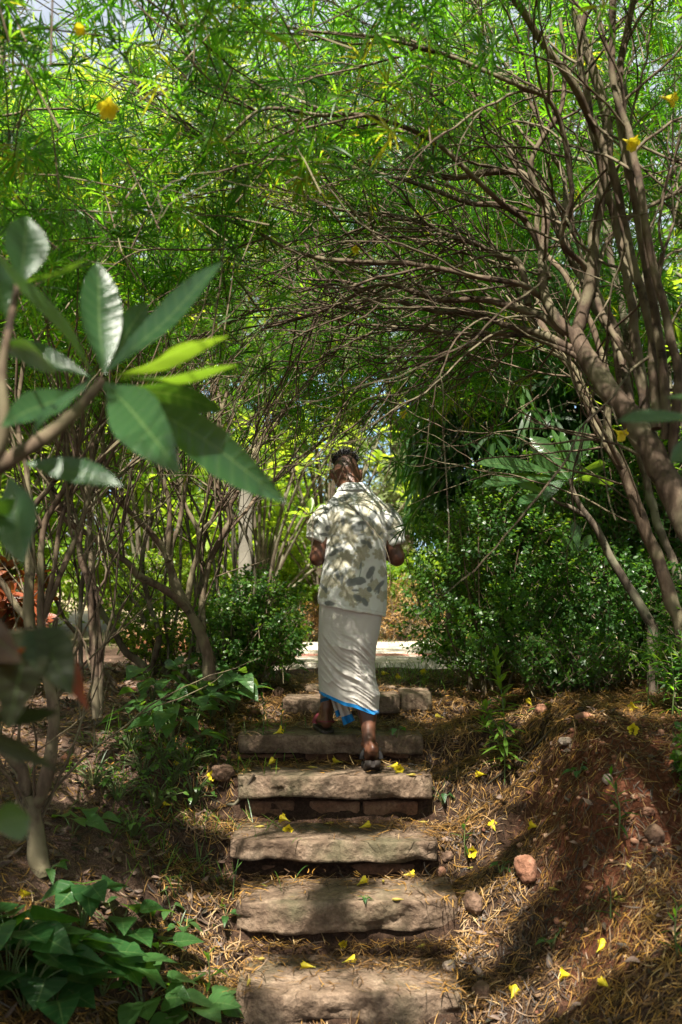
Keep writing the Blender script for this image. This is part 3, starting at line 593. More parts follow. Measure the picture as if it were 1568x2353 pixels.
    for pl in ([(812, 655), (808, 720), (822, 800)], [(798, 1205), (800, 1260), (782, 1345)], [(915, 790), (912, 830), (922, 860)], [(925, 780), (926, 825)], [(895, 1340), (898, 1395)], [(908, 1330), (908, 1380)], [(490, 630), (520, 705)], [(478, 600), (492, 650)], [(1070, 860), (1058, 900)], [(520, 930), (500, 985)], [(470, 1270), (490, 1210)], [(860, 1010), (820, 1050)], [(800, 1555), (770, 1605)], [(975, 1450), (940, 1510)], [(430, 640), (445, 700)], [(560, 620), (565, 690)], [(640, 1240), (655, 1300)]):
        for (u0, w0), (u1, w1_) in zip(pl[:-1], pl[1:]):
            tt = np.clip(((U-u0)*(u1-u0)+(W-w0)*(w1_-w0))/((u1-u0)**2+(w1_-w0)**2), 0, 1); dd = np.hypot(U-u0-tt*(u1-u0), W-w0-tt*(w1_-w0)); dark = np.maximum(dark, np.exp(-(dd/5.5)**2)*.9)
    cuff = np.zeros(len(V))
    for a1, a2, sx in hems:
        ax = nrm(a2-a1); ds = (V-a2)@ax; near = np.linalg.norm(np.cross(V-a2, ax), axis=1) < .095
        side = (V[:, 0]-.07)*sx > .135
        cuff = np.maximum(cuff, np.where(near & side & (ds > -.030), 1, 0))
        line = np.maximum(line, np.where(near & side, np.exp(-((ds+.034)/.003)**2), 0))
    line = np.maximum(line, np.where(tors & (t > .9), np.exp(-((W-(1600+(U-385)*.19)+25)/5)**2)*.5, 0))
    att = np.stack([np.clip(beige*(1-cuff), 0, 1), np.clip(dark*(1-cuff), 0, 1), np.clip(line*(1-.6*cuff), 0, 1)], -1)
    m, nt, out = newmat('printed_jersey'); T = NT(nt)
    sp = T.n('SeparateXYZ', {0: T.n('Attribute', attribute_name='lv').outputs['Vector']})
    c = T.mix(sp.outputs[0], (.62, .62, .57), (.36, .33, .225)); c = T.mix(T.math('MULTIPLY', sp.outputs[2], .6), c, (.27, .26, .20)); c = T.mix(sp.outputs[1], c, (.155, .165, .155))
    no = T.noise(420, 2, .5, T.n('TexCoord').outputs['Object'])
    bs = T.n('BsdfPrincipled', {'Base Color': c, 'Roughness': .85, 'Specular IOR Level': .2, 'Sheen Weight': .12, 'Normal': T.bump(no, .2, .002)})
    nt.links.new(bs.outputs[0], out.inputs[0])
    shirt = obj('shirt', setmesh(me, V, att, m), parent=root)
    # collar
    cb = Buf(); rows = []; an = np.linspace(0, 2*np.pi, 48, endpoint=False)
    for yv, xl, xr, d, bb, dz in ((1128, 773, 855, 5.468, .090, 0), (1120, 777, 850, 5.476, .086, .006), (1110.5, 782, 846.5, 5.486, .078, .012), (1111.5, 785.5, 843, 5.488, .068, .010), (1122, 784, 845, 5.48, .066, .004)):
        l, r = P(xl, yv, d), P(xr, yv, d); rows.append(np.stack([(l[0]+r[0])/2+(r[0]-l[0])/2*np.cos(an), d+bb*np.sin(an), l[2]-dz*(np.sin(an)+1)*1.4-.025*np.clip(np.sin(an), 0, 1)+.002*np.sin(an*5)], -1))
    V2, F2 = grid(np.array(rows)); cb.add(V2, F2)
    mc = plain('ribbed_grey_knit', (.36, .37, .355), .9, 300, .3, (.44, .45, .43), 30); obj('collar', cb, mc, shirt)

    # ---- wrap cloth
    mb = Buf(); nth, nr = 220, 150; ph = np.linspace(0, 2*np.pi, nth, endpoint=False); vv = np.linspace(0, 1, nr)[:, None]
    xp = (1-np.cos(ph))/2; back = np.sin(ph)     # xp 0 right edge, 1 left edge; back>0 faces the viewer
    hem = np.where(back > 0, 1634-43*sstep(xp), 1624-6*xp); jn = sstep((ph-np.pi)/.10)*(ph > np.pi); hem = np.where((ph > np.pi) & (ph < np.pi+.2), (1591)*(1-jn)+hem*jn, hem)
    hem = np.where(ph > 2*np.pi-.3, hem+(1634-hem)*sstep((ph-2*np.pi+.3)/.3), hem)
    vy = 1372+(hem-1372)*vv
    key = [1372, 1420, 1480, 1520, 1561, 1591, 1634]
    xl = np.interp(vy, key, [737, 735.5, 734, 734, 735, 736.5, 737.5]); xr = np.interp(vy, key, [882, 877.5, 865.5, 861, 862.5, 871, 870])
    bb = np.interp(vy, key, [.118, .128, .14, .155, .19, .205, .20]); dc = np.interp(vy, key, [5.44, 5.445, 5.465, 5.50, 5.54, 5.555, 5.56])
    ys = dc-bb*back
    s_ = (vy-1372)/262
    q = s_*1.55-1.0*(1-xp)*(1-.35*s_)                                   # constant along folds swept from waist-left down to the right knee
    wq = np.stack([q*8.5, (s_+.6*(1-xp))*1.7+0*q, q*0], -1); r1 = 1-np.abs(vnoise(wq, 51)); r2 = 1-np.abs(vnoise(wq*A(2.1, 1.3, 1)+7, 53))
    wh = np.stack([s_*24+2*xp, (1-xp)*3.+0*s_, 0*s_+0*xp], -1); r3 = 1-np.abs(vnoise(wh, 57))
    env = sstep((s_-.22)/.25)*np.clip(back*2+.3, 0, 1)
    disp = .015*(r1**5)*env+.008*(r2**4)*env+.006*(r3**5)*np.clip(1-xp*1.2, 0, 1)*sstep((s_-.15)/.2)*sstep((.85-s_)/.2)
    disp += .013*np.exp(-((q-.62)/.05)**2)*env*sstep((.9-xp)/.3)+.010*np.exp(-((q-.35)/.04)**2)*env
    disp += .008*vnoise(np.stack([np.cos(ph)*3+0*s_, np.sin(ph)*3+0*s_, s_*4+0*ph], -1), 59)*s_+.010*np.sin(ph*9+3*s_)*np.clip(-back, 0, 1)*s_
    calf = np.exp(-((xp-.14)/.13)**2)*np.clip(back, 0, 1)*sstep((s_-.55)/.2); disp += .03*calf*sstep((1.05-s_)/.3)
    pl, pr = P(1, 1, 1), None
    lx = (xl-784)/FPX*ys/math.cos(0); rx = (xr-784)/FPX*ys
    # silhouette is judged at the cloth's own mid depth
    lx = (xl-784)/FPX*dc; rx = (xr-784)/FPX*dc; cx = (lx+rx)/2; a = (rx-lx)/2
    X = cx+(a+disp*.25)*np.sign(np.cos(ph))*np.abs(np.cos(ph))**.72; Y = dc-bb*np.sign(back)*np.abs(back)**.72-disp*back; 
    Z = CAMZ+dc*((1176.5-vy)/FPX*math.cos(PITCH)+math.sin(PITCH))/(math.cos(PITCH)-(1176.5-vy)/FPX*math.sin(PITCH))
    ov = np.exp(-((ph-np.pi*.985)/.03)**2); X = X-.006*ov                # overlapping edge
    V3, F3 = grid(np.stack([X, Y, Z], -1)); band = (np.arange(nr-1) >= nr-6)[:, None]&np.ones(nth, bool)[None]
    bl = np.zeros((nr-1, nth), bool); i0 = int(nth*.492); rows_ = np.arange(nr-1)/nr
    for k_, (s0, s1) in {0: (.30, .62), 1: (.26, .70), 2: (.36, .56)}.items(): bl[(rows_ > s0) & (rows_ < s1), i0+k_] = True
    mb.add(V3, F3, (band | bl).astype(int).ravel())
    def cloth(name, c, c2):
        m, nt, out = newmat(name); T = NT(nt); co = T.n('TexCoord').outputs['Object']
        col = T.mix(T.noise(6, 4, .6, co), c, c2); no = T.noise(500, 2, .5, co); n2 = T.noise(28, 4, .6, T.n('Mapping', {0: co, 'Scale': (1, 1, 2.2)}).outputs[0])
        b_ = T.n('BsdfPrincipled', {'Base Color': col, 'Roughness': .9, 'Specular IOR Level': .15, 'Sheen Weight': .15, 'Normal': T.bump(n2, .25, .008, T.bump(no, .25, .002))})
        tr = T.n('BsdfTranslucent', {'Color': col}); nt.links.new(T.n('MixShader', {0: .12, 1: b_.outputs[0], 2: tr.outputs[0]}).outputs[0], out.inputs[0]); return m
    mw = cloth('off_white_cotton', (.56, .515, .46), (.64, .60, .55)); mblue = cloth('blue_woven_border', (.012, .21, .56), (.02, .25, .62))
    wrap = obj('wrap_cloth', mb, [mw, mblue], root)
    # hanging corner of the inner cloth
    tb = Buf()
    for pa, pb, w0, w1, dd in (((780, 1600), (803, 1661), 20, 26, 5.62), ((766, 1598), (784, 1643), 16, 20, 5.66)):
        n = 26; k = 15; tt = np.linspace(0, 1, n)[:, None]; uu = np.linspace(-.5, .5, k)[None]
        cxp = pa[0]+(pb[0]-pa[0])*tt; cyp = pa[1]+(pb[1]-pa[1])*tt; wd = w0+(w1-w0)*tt
        gx = cxp+uu*wd; gy = cyp-uu*12*tt; dep = dd+.012*np.sin(uu*11+1)+.03*np.sin(tt*2)
        pts = np.array([[P(gx[i, j], gy[i, j], dep[i, j]) for j in range(k)] for i in range(n)])
        i = np.arange(n-1)[:, None]*k; j = np.arange(k-1)[None]; F = np.stack([i+j, i+j+1, i+k+j+1, i+k+j], -1).reshape(-1, 4)
        tb.add(pts.reshape(-1, 3), F, np.repeat((np.arange(n-1) >= n-8).astype(int), k-1))
    obj('hanging_corner', tb, [mw, mblue], wrap)
    # ---- sandals
    msole = plain('dark_rubber', (.024, .019, .017), .6, 120, .3, (.04, .032, .027), 40); mstrap = plain('black_strap', (.02, .018, .018), .5, 200, .3)
    mtop = plain('maroon_strap', (.16, .02, .03), .6, 150, .3)
    for key in ('tr', 'ld'):
        heel, ball, toe, zs = foot[key]; root_s = None
        sb = Buf(); n = 26; t = np.linspace(0, 1, n); k = 9
        ctr = spline(np.array([heel+A(0, -.030, 0), heel+A(0, .03, 0), (heel+ball)/2, ball, toe+A(0, .03, 0)]), n)
        if key == 'tr': zz = np.interp(t, [0, .12, .35, .6, .75, 1], [zs+.050, zs+.044, zs+.022, zs-.002, zs-.004, zs-.002])
        else: zz = np.full(n, zs-.004)
        hw = np.interp(t, [0, .06, .15, .35, .6, .8, .92, 1], [.012, .033, .043, .041, .045, .052, .045, .012]); th_ = .032 if key == 'tr' else .020
        uu = np.linspace(-1, 1, k)
        top = np.stack([ctr[:, 0][:, None]+uu[None]*hw[:, None], ctr[:, 1][:, None]+0*uu[None], zz[:, None]+.004*uu[None]**2], -1); bot = top-A(0, 0, th_)
        ring = np.concatenate([top, bot[:, ::-1]], 1); V4, F4 = grid(ring); sb.add(V4, F4)
        for e in (ring[0], ring[-1]): sb.add(np.vstack([e, e.mean(0)]), np.stack([np.full(2*k, 2*k), np.arange(2*k), (np.arange(2*k)+1) % (2*k)], -1))
        so = obj('sandal', sb, msole, root)
        st = Buf(); sg = (ball*.75+heel*.25)
        arc = np.linspace(0, np.pi, 12)
        for off, wd in ((0., .016), (.03, .014)):
            pts = np.stack([sg[0]+.05*np.cos(arc), sg[1]+off+0*arc, sg[2]-.004+.05*np.sin(arc)], -1); tube(st, pts, wd, 8, ry=.004, refv=(0, 1, 0))
        arc2 = np.linspace(-.35, np.pi+.35, 16)
        pts = np.stack([heel[0]+.043*np.cos(arc2), heel[1]+.055-.082*np.sin(arc2).clip(-.4, 1)*.95, heel[2]+.012+.012*np.sin(arc2)], -1)
        if key == 'ld': tube(st, pts, .011, 8, ry=.004, refv=(0, 0, 1))
        else: tube(st, pts[[0, 1, 2, 3]], .009, 8, ry=.004, refv=(0, 0, 1)); tube(st, pts[[12, 13, 14, 15]], .009, 8, ry=.004, refv=(0, 0, 1))
        obj('strap', st, mtop if key == 'ld' else mstrap, so)
build_person()
# ================================================================ TREES
# holes cut in the leaf roof along the sun's line to place light patches (surface point, radius of the patch)
GAPS = [P(*a[:3]).tolist()+[a[3]] for a in [
 (800, 1088, 5.47, .06), (742, 1178, 5.4, .05), (872, 1190, 5.35, .04), (722, 1218, 5.35, .04), (855, 1596, 5.33, .06), (852, 1665, 5.4, .02), (912, 1215, 5.35, .02),
 (210, 720, 2.1, .015), (225, 640, 2.1, .008), (470, 640, 1.98, .04), (400, 690, 1.98, .025), (370, 985, 1.85, .045), (330, 940, 1.9, .02), (560, 1115, 1.93, .04), (450, 1040, 1.95, .02), (90, 940, 1.85, .035), (470, 790, 1.9, .03),
 (1000, 1190, 6.1, .14), (950, 1290, 6.1, .12), (1100, 1240, 6.0, .10), (1200, 1280, 6.0, .07), (1010, 1390, 6., .07), (600, 1320, 6.5, .22), (680, 1400, 6.5, .12), (520, 1380, 6.6, .1), (1150, 1510, 4.9, .07), (1140, 1600, 4.9, .05), (1540, 1520, 5., .1), (70, 1340, 6.4, .2), (40, 1280, 6.4, .12)]]
GAPS += [G(vx, vy).tolist()+[r] for vx, vy, r in [
 (760, 1668, .06), (600, 1655, .06), (830, 1672, .03), (690, 1782, .07), (790, 1782, .08), (610, 1790, .035), (690, 1932, .08), (800, 1932, .08), (930, 1928, .07), (560, 1935, .05), (600, 2062, .09), (650, 2080, .07), (880, 2065, .05), (990, 2070, .04), (700, 2265, .09), (740, 2290, .08), (960, 2262, .08), (1020, 2290, .05), (620, 2240, .05), (860, 2230, .03),
 (1040, 1885, .10), (1100, 1878, .07), (985, 1900, .07), (1170, 1835, .05), (1235, 1640, .08), (1330, 1652, .10), (1430, 1645, .08), (1205, 2010, .035), (1375, 2205, .08), (1300, 2262, .06), (1180, 2320, .06), (1100, 2170, .05), (1130, 2080, .04), (1085, 1970, .03), (930, 2025, .04), (680, 2035, .05), (640, 1880, .04), (920, 1870, .05),
 (40, 1620, .15), (150, 1600, .10), (60, 1740, .08), (20, 1690, .1), (330, 1575, .12), (270, 1700, .06), (520, 1805, .06), (470, 1885, .07), (420, 2080, .05), (480, 2210, .08), (440, 2150, .05), (540, 2170, .05), (380, 1700, .06), (450, 1670, .06), (250, 2060, .07), (190, 2080, .05), (320, 2250, .05), (120, 2150, .05), (560, 1900, .05), (520, 1600, .05), (690, 1570, .06), (960, 1600, .05), (900, 1590, .04), (560, 2060, .04), (1010, 1650, .03)]]
GAPS = np.array(GAPS); GF = GAPS[:, :2]-SUN[:2]/SUN[2]*GAPS[:, 2:3]
def in_gap(p):
    p = np.atleast_2d(p); f = p[:, :2]-SUN[:2]/SUN[2]*p[:, 2:3]; hit = np.zeros(len(p), bool)
    for g, f0 in zip(GAPS, GF): hit |= (np.hypot(*(f-f0).T) < g[3]*.75+.115) & (p[:, 2] > g[2]+.25)
    f3 = np.column_stack([f*1.7, 0*f[:, :1]])
    near = (np.abs(f[:, 0]) < 2.1) & (f[:, 1] > 1.5) & (f[:, 1] < 6.2) & (f[:, 0] > -1.1)
    return hit | ((fbm(f3, 2, 91)+.35*fbm(f3*3, 2, 95) > GAPTHR) & ~near)
GAPTHR = .33
class Tree:
    def __init__(s, name, base, label, cat='tree', group=None, bark='bark', leaf='oleander'):
        s.root = thing(name, base, label, cat, group); s.base = np.asarray(base, float); s.trunk = Buf(); s.twig = Buf(); s.leaf = Buf(); s.bark = M[bark]; s.lm = M[leaf]; s.tp = []; s.td = []; s.limbs = []; s.nlimb = 0
    def path(s, pts, r0, r1, k=8, trunk=False, n=None, knob=.22, wob=.016):
        """a traced stem: pts are (vx, vy, depth) picture points or 3D points"""
        pts = np.array([P(*p) for p in pts]) if not isinstance(pts, np.ndarray) else pts
        L = np.linalg.norm(np.diff(pts, axis=0), axis=1).sum(); n = n or max(8, int(L/.05))
        q = spline(pts, n); t = np.linspace(0, 1, n)
        q[1:] += (wob*fbm(q[1:]*5+s.nlimb*3.1, 2, 3)[:, None]*A(1, .6, .8)+wob*fbm(q[1:]*4+9+s.nlimb, 2, 8)[:, None]*A(-.7, 1, .5))
        rr = r0+(r1-r0)*t
        if trunk: rr = rr*(1+.25*np.exp(-t*L/.12)); tube(s.trunk, q, rr, k, knob=knob)
        else:
            b = Buf(); tube(b, q, rr, k, knob=knob); obj('limb', b, s.bark, s.root); s.nlimb += 1
        s.limbs.append((q, rr)); return q
    def grow(s, p, d, L, r, lv, trop=A(0, 0, 0), wig=.35, ang=40, nch=3, tip=True, k=4, leafok=None, ratio=.62):
        n = max(5, int(L/.055)); st = L/(n-1); pts = [p]; dd = nrm(d)
        for i in range(n-1):
            dd = nrm(dd+RNG.normal(0, wig, 3)*math.sqrt(st)+trop*st); pts.append(pts[-1]+dd*st)
        pts = np.array(pts); rr = r*np.linspace(1, .5 if lv else .42, n); tube(s.twig, pts, rr, k, cap=False)
        if lv <= 0:
            if tip and (leafok is None or leafok(pts[-1])): s.tp.append(pts[-1]); s.td.append(dd)
            return
        for c in range(nch):
            f = RNG.uniform(.3, 1.) if c else 1.; i = min(n-1, int(f*(n-1)))
            t = nrm(pts[i]-pts[max(i-1, 0)]); e1, e2 = perp(t); a = RNG.uniform(0, 6.28); g = math.radians(ang*RNG.uniform(.5, 1.2))*(1 if c else .45)
            nd = t*math.cos(g)+(e1*math.cos(a)+e2*math.sin(a))*math.sin(g)
            s.grow(pts[i], nd, L*ratio*RNG.uniform(.7, 1.25), rr[i]*.72, lv-1, trop, wig, ang, nch, tip, k, leafok, ratio)
    def sprout(s, n, L, r, lv, bias=A(0, 0, 0), f0=.2, f1=1., trop=A(0, 0, 0), ang=50, limbs=None, **kw):
        lim = [s.limbs[i] for i in limbs] if limbs is not None else s.limbs
        for _ in range(n):
            q, rr = lim[RNG.integers(len(lim))]; i = int(RNG.uniform(f0, f1)*(len(q)-1)); t = nrm(q[i]-q[max(0, i-1)]); e1, e2 = perp(t); a = RNG.uniform(0, 6.28); g = math.radians(ang*RNG.uniform(.6, 1.3))
            d = nrm(t*math.cos(g)+(e1*math.cos(a)+e2*math.sin(a))*math.sin(g)+bias)
            s.grow(q[i], d, L*RNG.uniform(.6, 1.3), min(r, rr[i]*.75), lv, trop, **kw)
    def foliage(s, **kw):
        if s.tp:
            p = np.array(s.tp); k = ~in_gap(p); tufts(s.leaf, p[k], np.array(s.td)[k], **kw); s.tp = []; s.td = []
    def done(s):
        if s.trunk.n: obj('trunk', s.trunk, s.bark, s.root)
        if s.twig.n: tag(obj('twig_tangle', s.twig, s.bark, s.root), None, kind='stuff')
        if s.leaf.n: obj('crown', s.leaf, s.lm, s.root)
        return s.root
def onground(vx, vy): return G(vx, vy)

# ---- the leaning yellow oleander whose bare branches arch over the steps
TA = Tree('oleander_tree', A(1.62, 3.35, float(ground(1.62, 3.35))), 'big leaning oleander with a thick forked trunk whose bare branches arch over the steps', bark='barkred')
tr = [TA.base+A(0, 0, -.05), P(1660, 1420, 3.45), P(1600, 1235, 3.6), P(1540, 1110, 3.7), P(1475, 995, 3.8), P(1405, 900, 3.93), P(1360, 835, 4.02), P(1318, 768, 4.1)]
TA.path(np.array(tr), .062, .036, 14, trunk=True, knob=.22, wob=.015)
TL = [ # traced limbs: points, r0, r1
 ([(1322, 772, 4.1), (1342, 690, 4.1), (1352, 625, 4.1), (1370, 550, 4.1), (1384, 470, 4.12), (1398, 325, 4.15), (1386, 225, 4.15), (1350, 120, 4.15), (1314, -10, 4.15), (1280, -140, 4.2)], .028, .019),
 ([(1316, 768, 4.1), (1268, 712, 4.12), (1251, 650, 4.15), (1250, 590, 4.2), (1258, 475, 4.25), (1205, 405, 4.3), (1129, 397, 4.35), (1014, 405, 4.4), (969, 350, 4.45), (944, 305, 4.5), (849, 295, 4.6), (784, 265, 4.7), (640, 215, 4.9), (480, 160, 5.1)], .024, .007),
 ([(1258, 475, 4.25), (1225, 390, 4.2), (1255, 305, 4.2), (1288, 250, 4.2), (1300, 150, 4.2), (1290, 40, 4.2)], .014, .008),
 ([(1445, 960, 4.6), (1412, 770, 4.6), (1352, 650, 4.62), (1312, 580, 4.65), (1262, 478, 4.7), (1200, 400, 4.75), (1154, 310, 4.8), (1095, 225, 4.85), (1030, 165, 4.9), (955, 60, 5.), (900, -20, 5.1)], .030, .010),
 ([(1215, 700, 4.15), (1195, 610, 4.2), (1150, 590, 4.25), (1085, 560, 4.3), (1020, 535, 4.4), (935, 505, 4.5), (860, 492, 4.6), (740, 500, 4.8), (600, 470, 5.)], .016, .005),
 ([(1262, 640, 4.2), (1210, 505, 4.2), (1149, 472, 4.25), (1084, 465, 4.3), (974, 425, 4.4), (849, 393, 4.5), (770, 385, 4.6), (640, 365, 4.8), (560, 400, 5.)], .015, .005),
 ([(1300, 768, 4.15), (1220, 720, 4.15), (1125, 690, 4.2), (1030, 690, 4.3), (930, 660, 4.4), (860, 655, 4.5), (780, 692, 4.6), (690, 733, 4.7), (600, 760, 4.9)], .018, .006),
 ([(1340, 810, 4.05), (1250, 770, 4.15), (1170, 745, 4.25), (1080, 720, 4.4), (1000, 715, 4.5), (900, 690, 4.6), (800, 650, 4.8), (700, 640, 5.)], .018, .006),
 ([(1380, 860, 4.0), (1290, 800, 4.1), (1190, 770, 4.3), (1080, 770, 4.5), (960, 760, 4.7), (840, 745, 4.9), (740, 760, 5.1)], .014, .005),
 ([(1174, -20, 3.6), (1215, 40, 3.65), (1262, 105, 3.7), (1316, 190, 3.75), (1352, 265, 3.8), (1392, 330, 3.85), (1420, 430, 3.85), (1450, 590, 3.85), (1482, 700, 3.82), (1502, 830, 3.78), (1512, 985, 3.72)], .014, .020),
 ([(1530, 1010, 3.72), (1535, 900, 3.72), (1515, 780, 3.72), (1490, 640, 3.75), (1462, 480, 3.75), (1425, 330, 3.75), (1418, 200, 3.75), (1440, 60, 3.75), (1470, -60, 3.75)], .020, .013),
 ([(1548, 1060, 3.7), (1556, 900, 3.66), (1535, 740, 3.66), (1502, 600, 3.66), (1468, 440, 3.66), (1438, 300, 3.7), (1400, 160, 3.7), (1410, 0, 3.7)], .019, .012),
 ([(1492, 1010, 3.85), (1478, 880, 3.9), (1455, 730, 3.95), (1428, 560, 4.), (1402, 430, 4.), (1362, 300, 4.), (1330, 180, 4.), (1345, 30, 4.)], .022, .012),
 ([(1520, 1075, 3.8), (1490, 960, 3.85), (1462, 860, 3.9), (1412, 760, 4.), (1370, 690, 4.1), (1380, 580, 4.2), (1440, 500, 4.2), (1500, 470, 4.2), (1600, 430, 4.2)], .018, .008),
 ([(1470, 985, 3.9), (1442, 880, 4.), (1418, 800, 4.1), (1330, 640, 4.3), (1290, 545, 4.4), (1300, 430, 4.5), (1260, 330, 4.5), (1180, 185, 4.6), (1100, 165, 4.7), (940, 90, 4.8), (800, 90, 5.)], .017, .006),
 ([(1349, 625, 4.1), (1290, 555, 4.), (1310, 440, 3.9), (1275, 250, 3.8), (1180, 195, 3.7), (1020, 120, 3.7), (880, 90, 3.7), (700, 70, 3.8), (560, 20, 3.9)], .013, .005),
 ([(1254, 690, 4.2), (1200, 660, 4.1), (1100, 640, 4.), (960, 610, 4.), (800, 600, 4.), (690, 585, 4.1), (560, 520, 4.2), (420, 480, 4.4), (350, 430, 4.5)], .014, .005),
 ([(1210, 505, 4.2), (1110, 430, 4.), (1000, 330, 3.9), (860, 270, 3.8), (740, 262, 3.8), (600, 250, 3.8), (500, 330, 3.8), (420, 300, 3.9)], .012, .005),
]
for pts, r0, r1 in TL: TA.path(pts, r0, r1, 7, knob=.12, wob=.02)
bare = lambda p: p[2] > 2.45+.25*max(0, min(1, (p[0]+.5)))-.45*max(0, p[1]-5) or p[0] < -.75
mid = [2, 5, 6, 7, 8, 9, 15, 16, 17, 18]
low = [5, 7, 8, 9]
TA.sprout(74, .95, .0058, 1, A(-.6, .15, .15), .1, .97, A(-.15, .1, .0), limbs=mid, wig=.6, ang=62, nch=4, leafok=bare, ratio=.62)
TA.sprout(62, .95, .0048, 1, A(-.5, .35, -.05), .1, .9, A(-.2, .15, -.1), limbs=low, wig=.65, ang=62, nch=4, leafok=bare, ratio=.65)
TA.sprout(42, .9, .0065, 1, A(-.4, .1, .35), .3, 1., A(0, 0, .1), wig=.55, ang=58, nch=3, leafok=bare)
TA.sprout(22, .9, .0065, 1, A(.3, .2, .3), .3, 1., A(0, 0, .1), limbs=[10, 11, 12, 13, 14], wig=.5, nch=4, leafok=bare)

# ---- other trunks on the right bank
TB = Tree('oleander_tree', onground(1580, 1640), 'tan trunk slanting up behind the red mound, second trunk in from the big leaning oleander')
TB.base = TB.root.location
TB.path([(1590, 1700, 5.1), (1568, 1470, 5.1), (1540, 1370, 5.1), (1511, 1293, 5.1), (1478, 1198, 5.1), (1440, 1090, 5.12), (1407, 1032, 5.15), (1366, 966, 5.2), (1330, 880, 5.25), (1290, 820, 5.3), (1215, 720, 5.4), (1150, 700, 5.5)], .040, .018, 10, trunk=True)
TB.path([(1407, 1032, 5.15), (1395, 900, 5.2), (1372, 780, 5.25), (1300, 640, 5.3), (1240, 560, 5.4), (1235, 430, 5.4), (1180, 300, 5.4), (1165, 120, 5.4)], .02, .009)
TB.path([(1440, 1090, 5.12), (1385, 985, 5.0), (1325, 880, 5.), (1300, 800, 5.), (1240, 700, 5.1), (1180, 610, 5.2), (1080, 560, 5.3), (900, 545, 5.5)], .012, .005)
TC = Tree('oleander_tree', onground(1600, 1600), 'pale upright stem far behind the bundle of thin poles', bark='barkgrey')
TC.path([(1640, 1600, 6.2), (1575, 1400, 6.2), (1530, 1250, 6.2), (1490, 1120, 6.2), (1450, 940, 6.2), (1440, 760, 6.2), (1400, 560, 6.2), (1395, 380, 6.2), (1400, 200, 6.2), (1370, 20, 6.2)], .034, .016, 8, trunk=True)
TC.path([(1440, 760, 6.2), (1490, 620, 6.2), (1500, 480, 6.2), (1545, 400, 6.2), (1600, 300, 6.2)], .03, .015)
TC.path([(1568, 520, 5.6), (1520, 430, 5.7), (1480, 400, 5.8), (1420, 385, 6.), (1300, 360, 6.2)], .03, .012)
TC.path([(1400, 560, 6.2), (1395, 420, 6.2), (1350, 300, 6.2), (1360, 150, 6.2), (1345, 0, 6.2)], .02, .01)
TB.sprout(36, 1.0, .006, 1, A(-.5, 0, .2), .35, 1., A(-.1, 0, .05), wig=.5, nch=3)
TC.sprout(28, 1.0, .006, 1, A(-.3, 0, .2), .3, 1., A(0, 0, .05), wig=.5, nch=3)

# ---- left bank: many-stemmed trees
TE = Tree('oleander_tree', onground(480, 1540), 'many-forked tree with a dark slanting trunk rising beside the shrub on the left bank', bark='bark')
TE.path([(484, 1560, 5.9), (477, 1506, 5.9), (458, 1452, 5.9), (428, 1397, 5.88), (398, 1334, 5.86), (387, 1288, 5.86)], .036, .022, 10, trunk=True)
TE.path([(389, 1290, 5.86), (394, 1245, 5.86), (416, 1190, 5.86), (420, 1124, 5.86), (406, 1060, 5.86), (400, 980, 5.9), (385, 900, 5.9)], .017, .010)
TE.path([(388, 1290, 5.86), (391, 1233, 5.82), (389, 1165, 5.8), (373, 1083, 5.78), (360, 1000, 5.78)], .018, .012)
TE.path([(428, 1397, 5.9), (441, 1323, 5.9), (455, 1274, 5.9), (458, 1225, 5.9), (430, 1165, 5.9), (422, 1137, 5.9), (415, 1050, 5.9)], .018, .011)
TE.path([(456, 1226, 5.9), (488, 1192, 5.9), (502, 1154, 5.85)], .013, .009)
TE.path([(482, 1290, 6.), (510, 1233, 6.), (531, 1192, 6.), (515, 1151, 6.), (501, 1110, 6.), (500, 980, 6.), (520, 900, 6.)], .019, .011)
TE.path([(531, 1192, 6.), (528, 1160, 6.), (545, 1129, 6.), (560, 1080, 6.05), (590, 1030, 6.1), (612, 990, 6.15), (650, 940, 6.2)], .015, .007)
TE.path([(460, 1500, 5.95), (462, 1430, 5.95), (465, 1370, 6.), (482, 1290, 6.)], .026, .019)
TE.path([(430, 1400, 5.8), (405, 1377, 5.75), (360, 1342, 5.7), (314, 1317, 5.65), (290, 1290, 5.6), (250, 1258, 5.6), (208, 1230, 5.55), (148, 1194, 5.5), (118, 1140, 5.5), (100, 1040, 5.5)], .024, .012)
TE.path([(388, 1290, 5.8), (360, 1240, 5.8), (301, 1178, 5.7), (262, 1120, 5.65), (235, 1020, 5.6), (240, 900, 5.6)], .020, .010)
TE.path([(512, 1235, 6.1), (560, 1180, 6.2), (600, 1130, 6.3), (650, 1080, 6.3), (712, 990, 6.4)], .012, .006)
TF = Tree('oleander_tree', onground(222, 1640), 'pair of dark upright stems from one foot in the mulch', bark='barkred')
TF.path([(224, 1650, 5.2), (219, 1588, 5.2), (213, 1451, 5.2), (204, 1340, 5.2), (190, 1290, 5.2), (184, 1232, 5.2), (200, 1130, 5.2), (180, 1000, 5.2), (200, 880, 5.3)], .022, .010, 8, trunk=True)
TF.path([(228, 1640, 5.22), (231, 1560, 5.22), (224, 1424, 5.24), (212, 1330, 5.26), (208, 1230, 5.3), (203, 1150, 5.3), (215, 1050, 5.3), (250, 930, 5.3)], .022, .010)
TF.path([(232, 1520, 5.22), (248, 1450, 5.2), (262, 1380, 5.2), (272, 1290, 5.2), (280, 1220, 5.2), (288, 1190, 5.2)], .008, .005)
TF.path([(228, 1550, 5.22), (236, 1500, 5.2), (258, 1450, 5.15), (275, 1400, 5.1), (318, 1340, 5.1)], .007, .004)
TF.path([(236, 1388, 5.2), (222, 1360, 5.2), (245, 1320, 5.2), (246, 1240, 5.2), (285, 1130, 5.2)], .008, .006)
TG = Tree('grey_tree', onground(95, 2000), 'near grey tree forking low into a Y at the edge of the mulch', bark='bark')
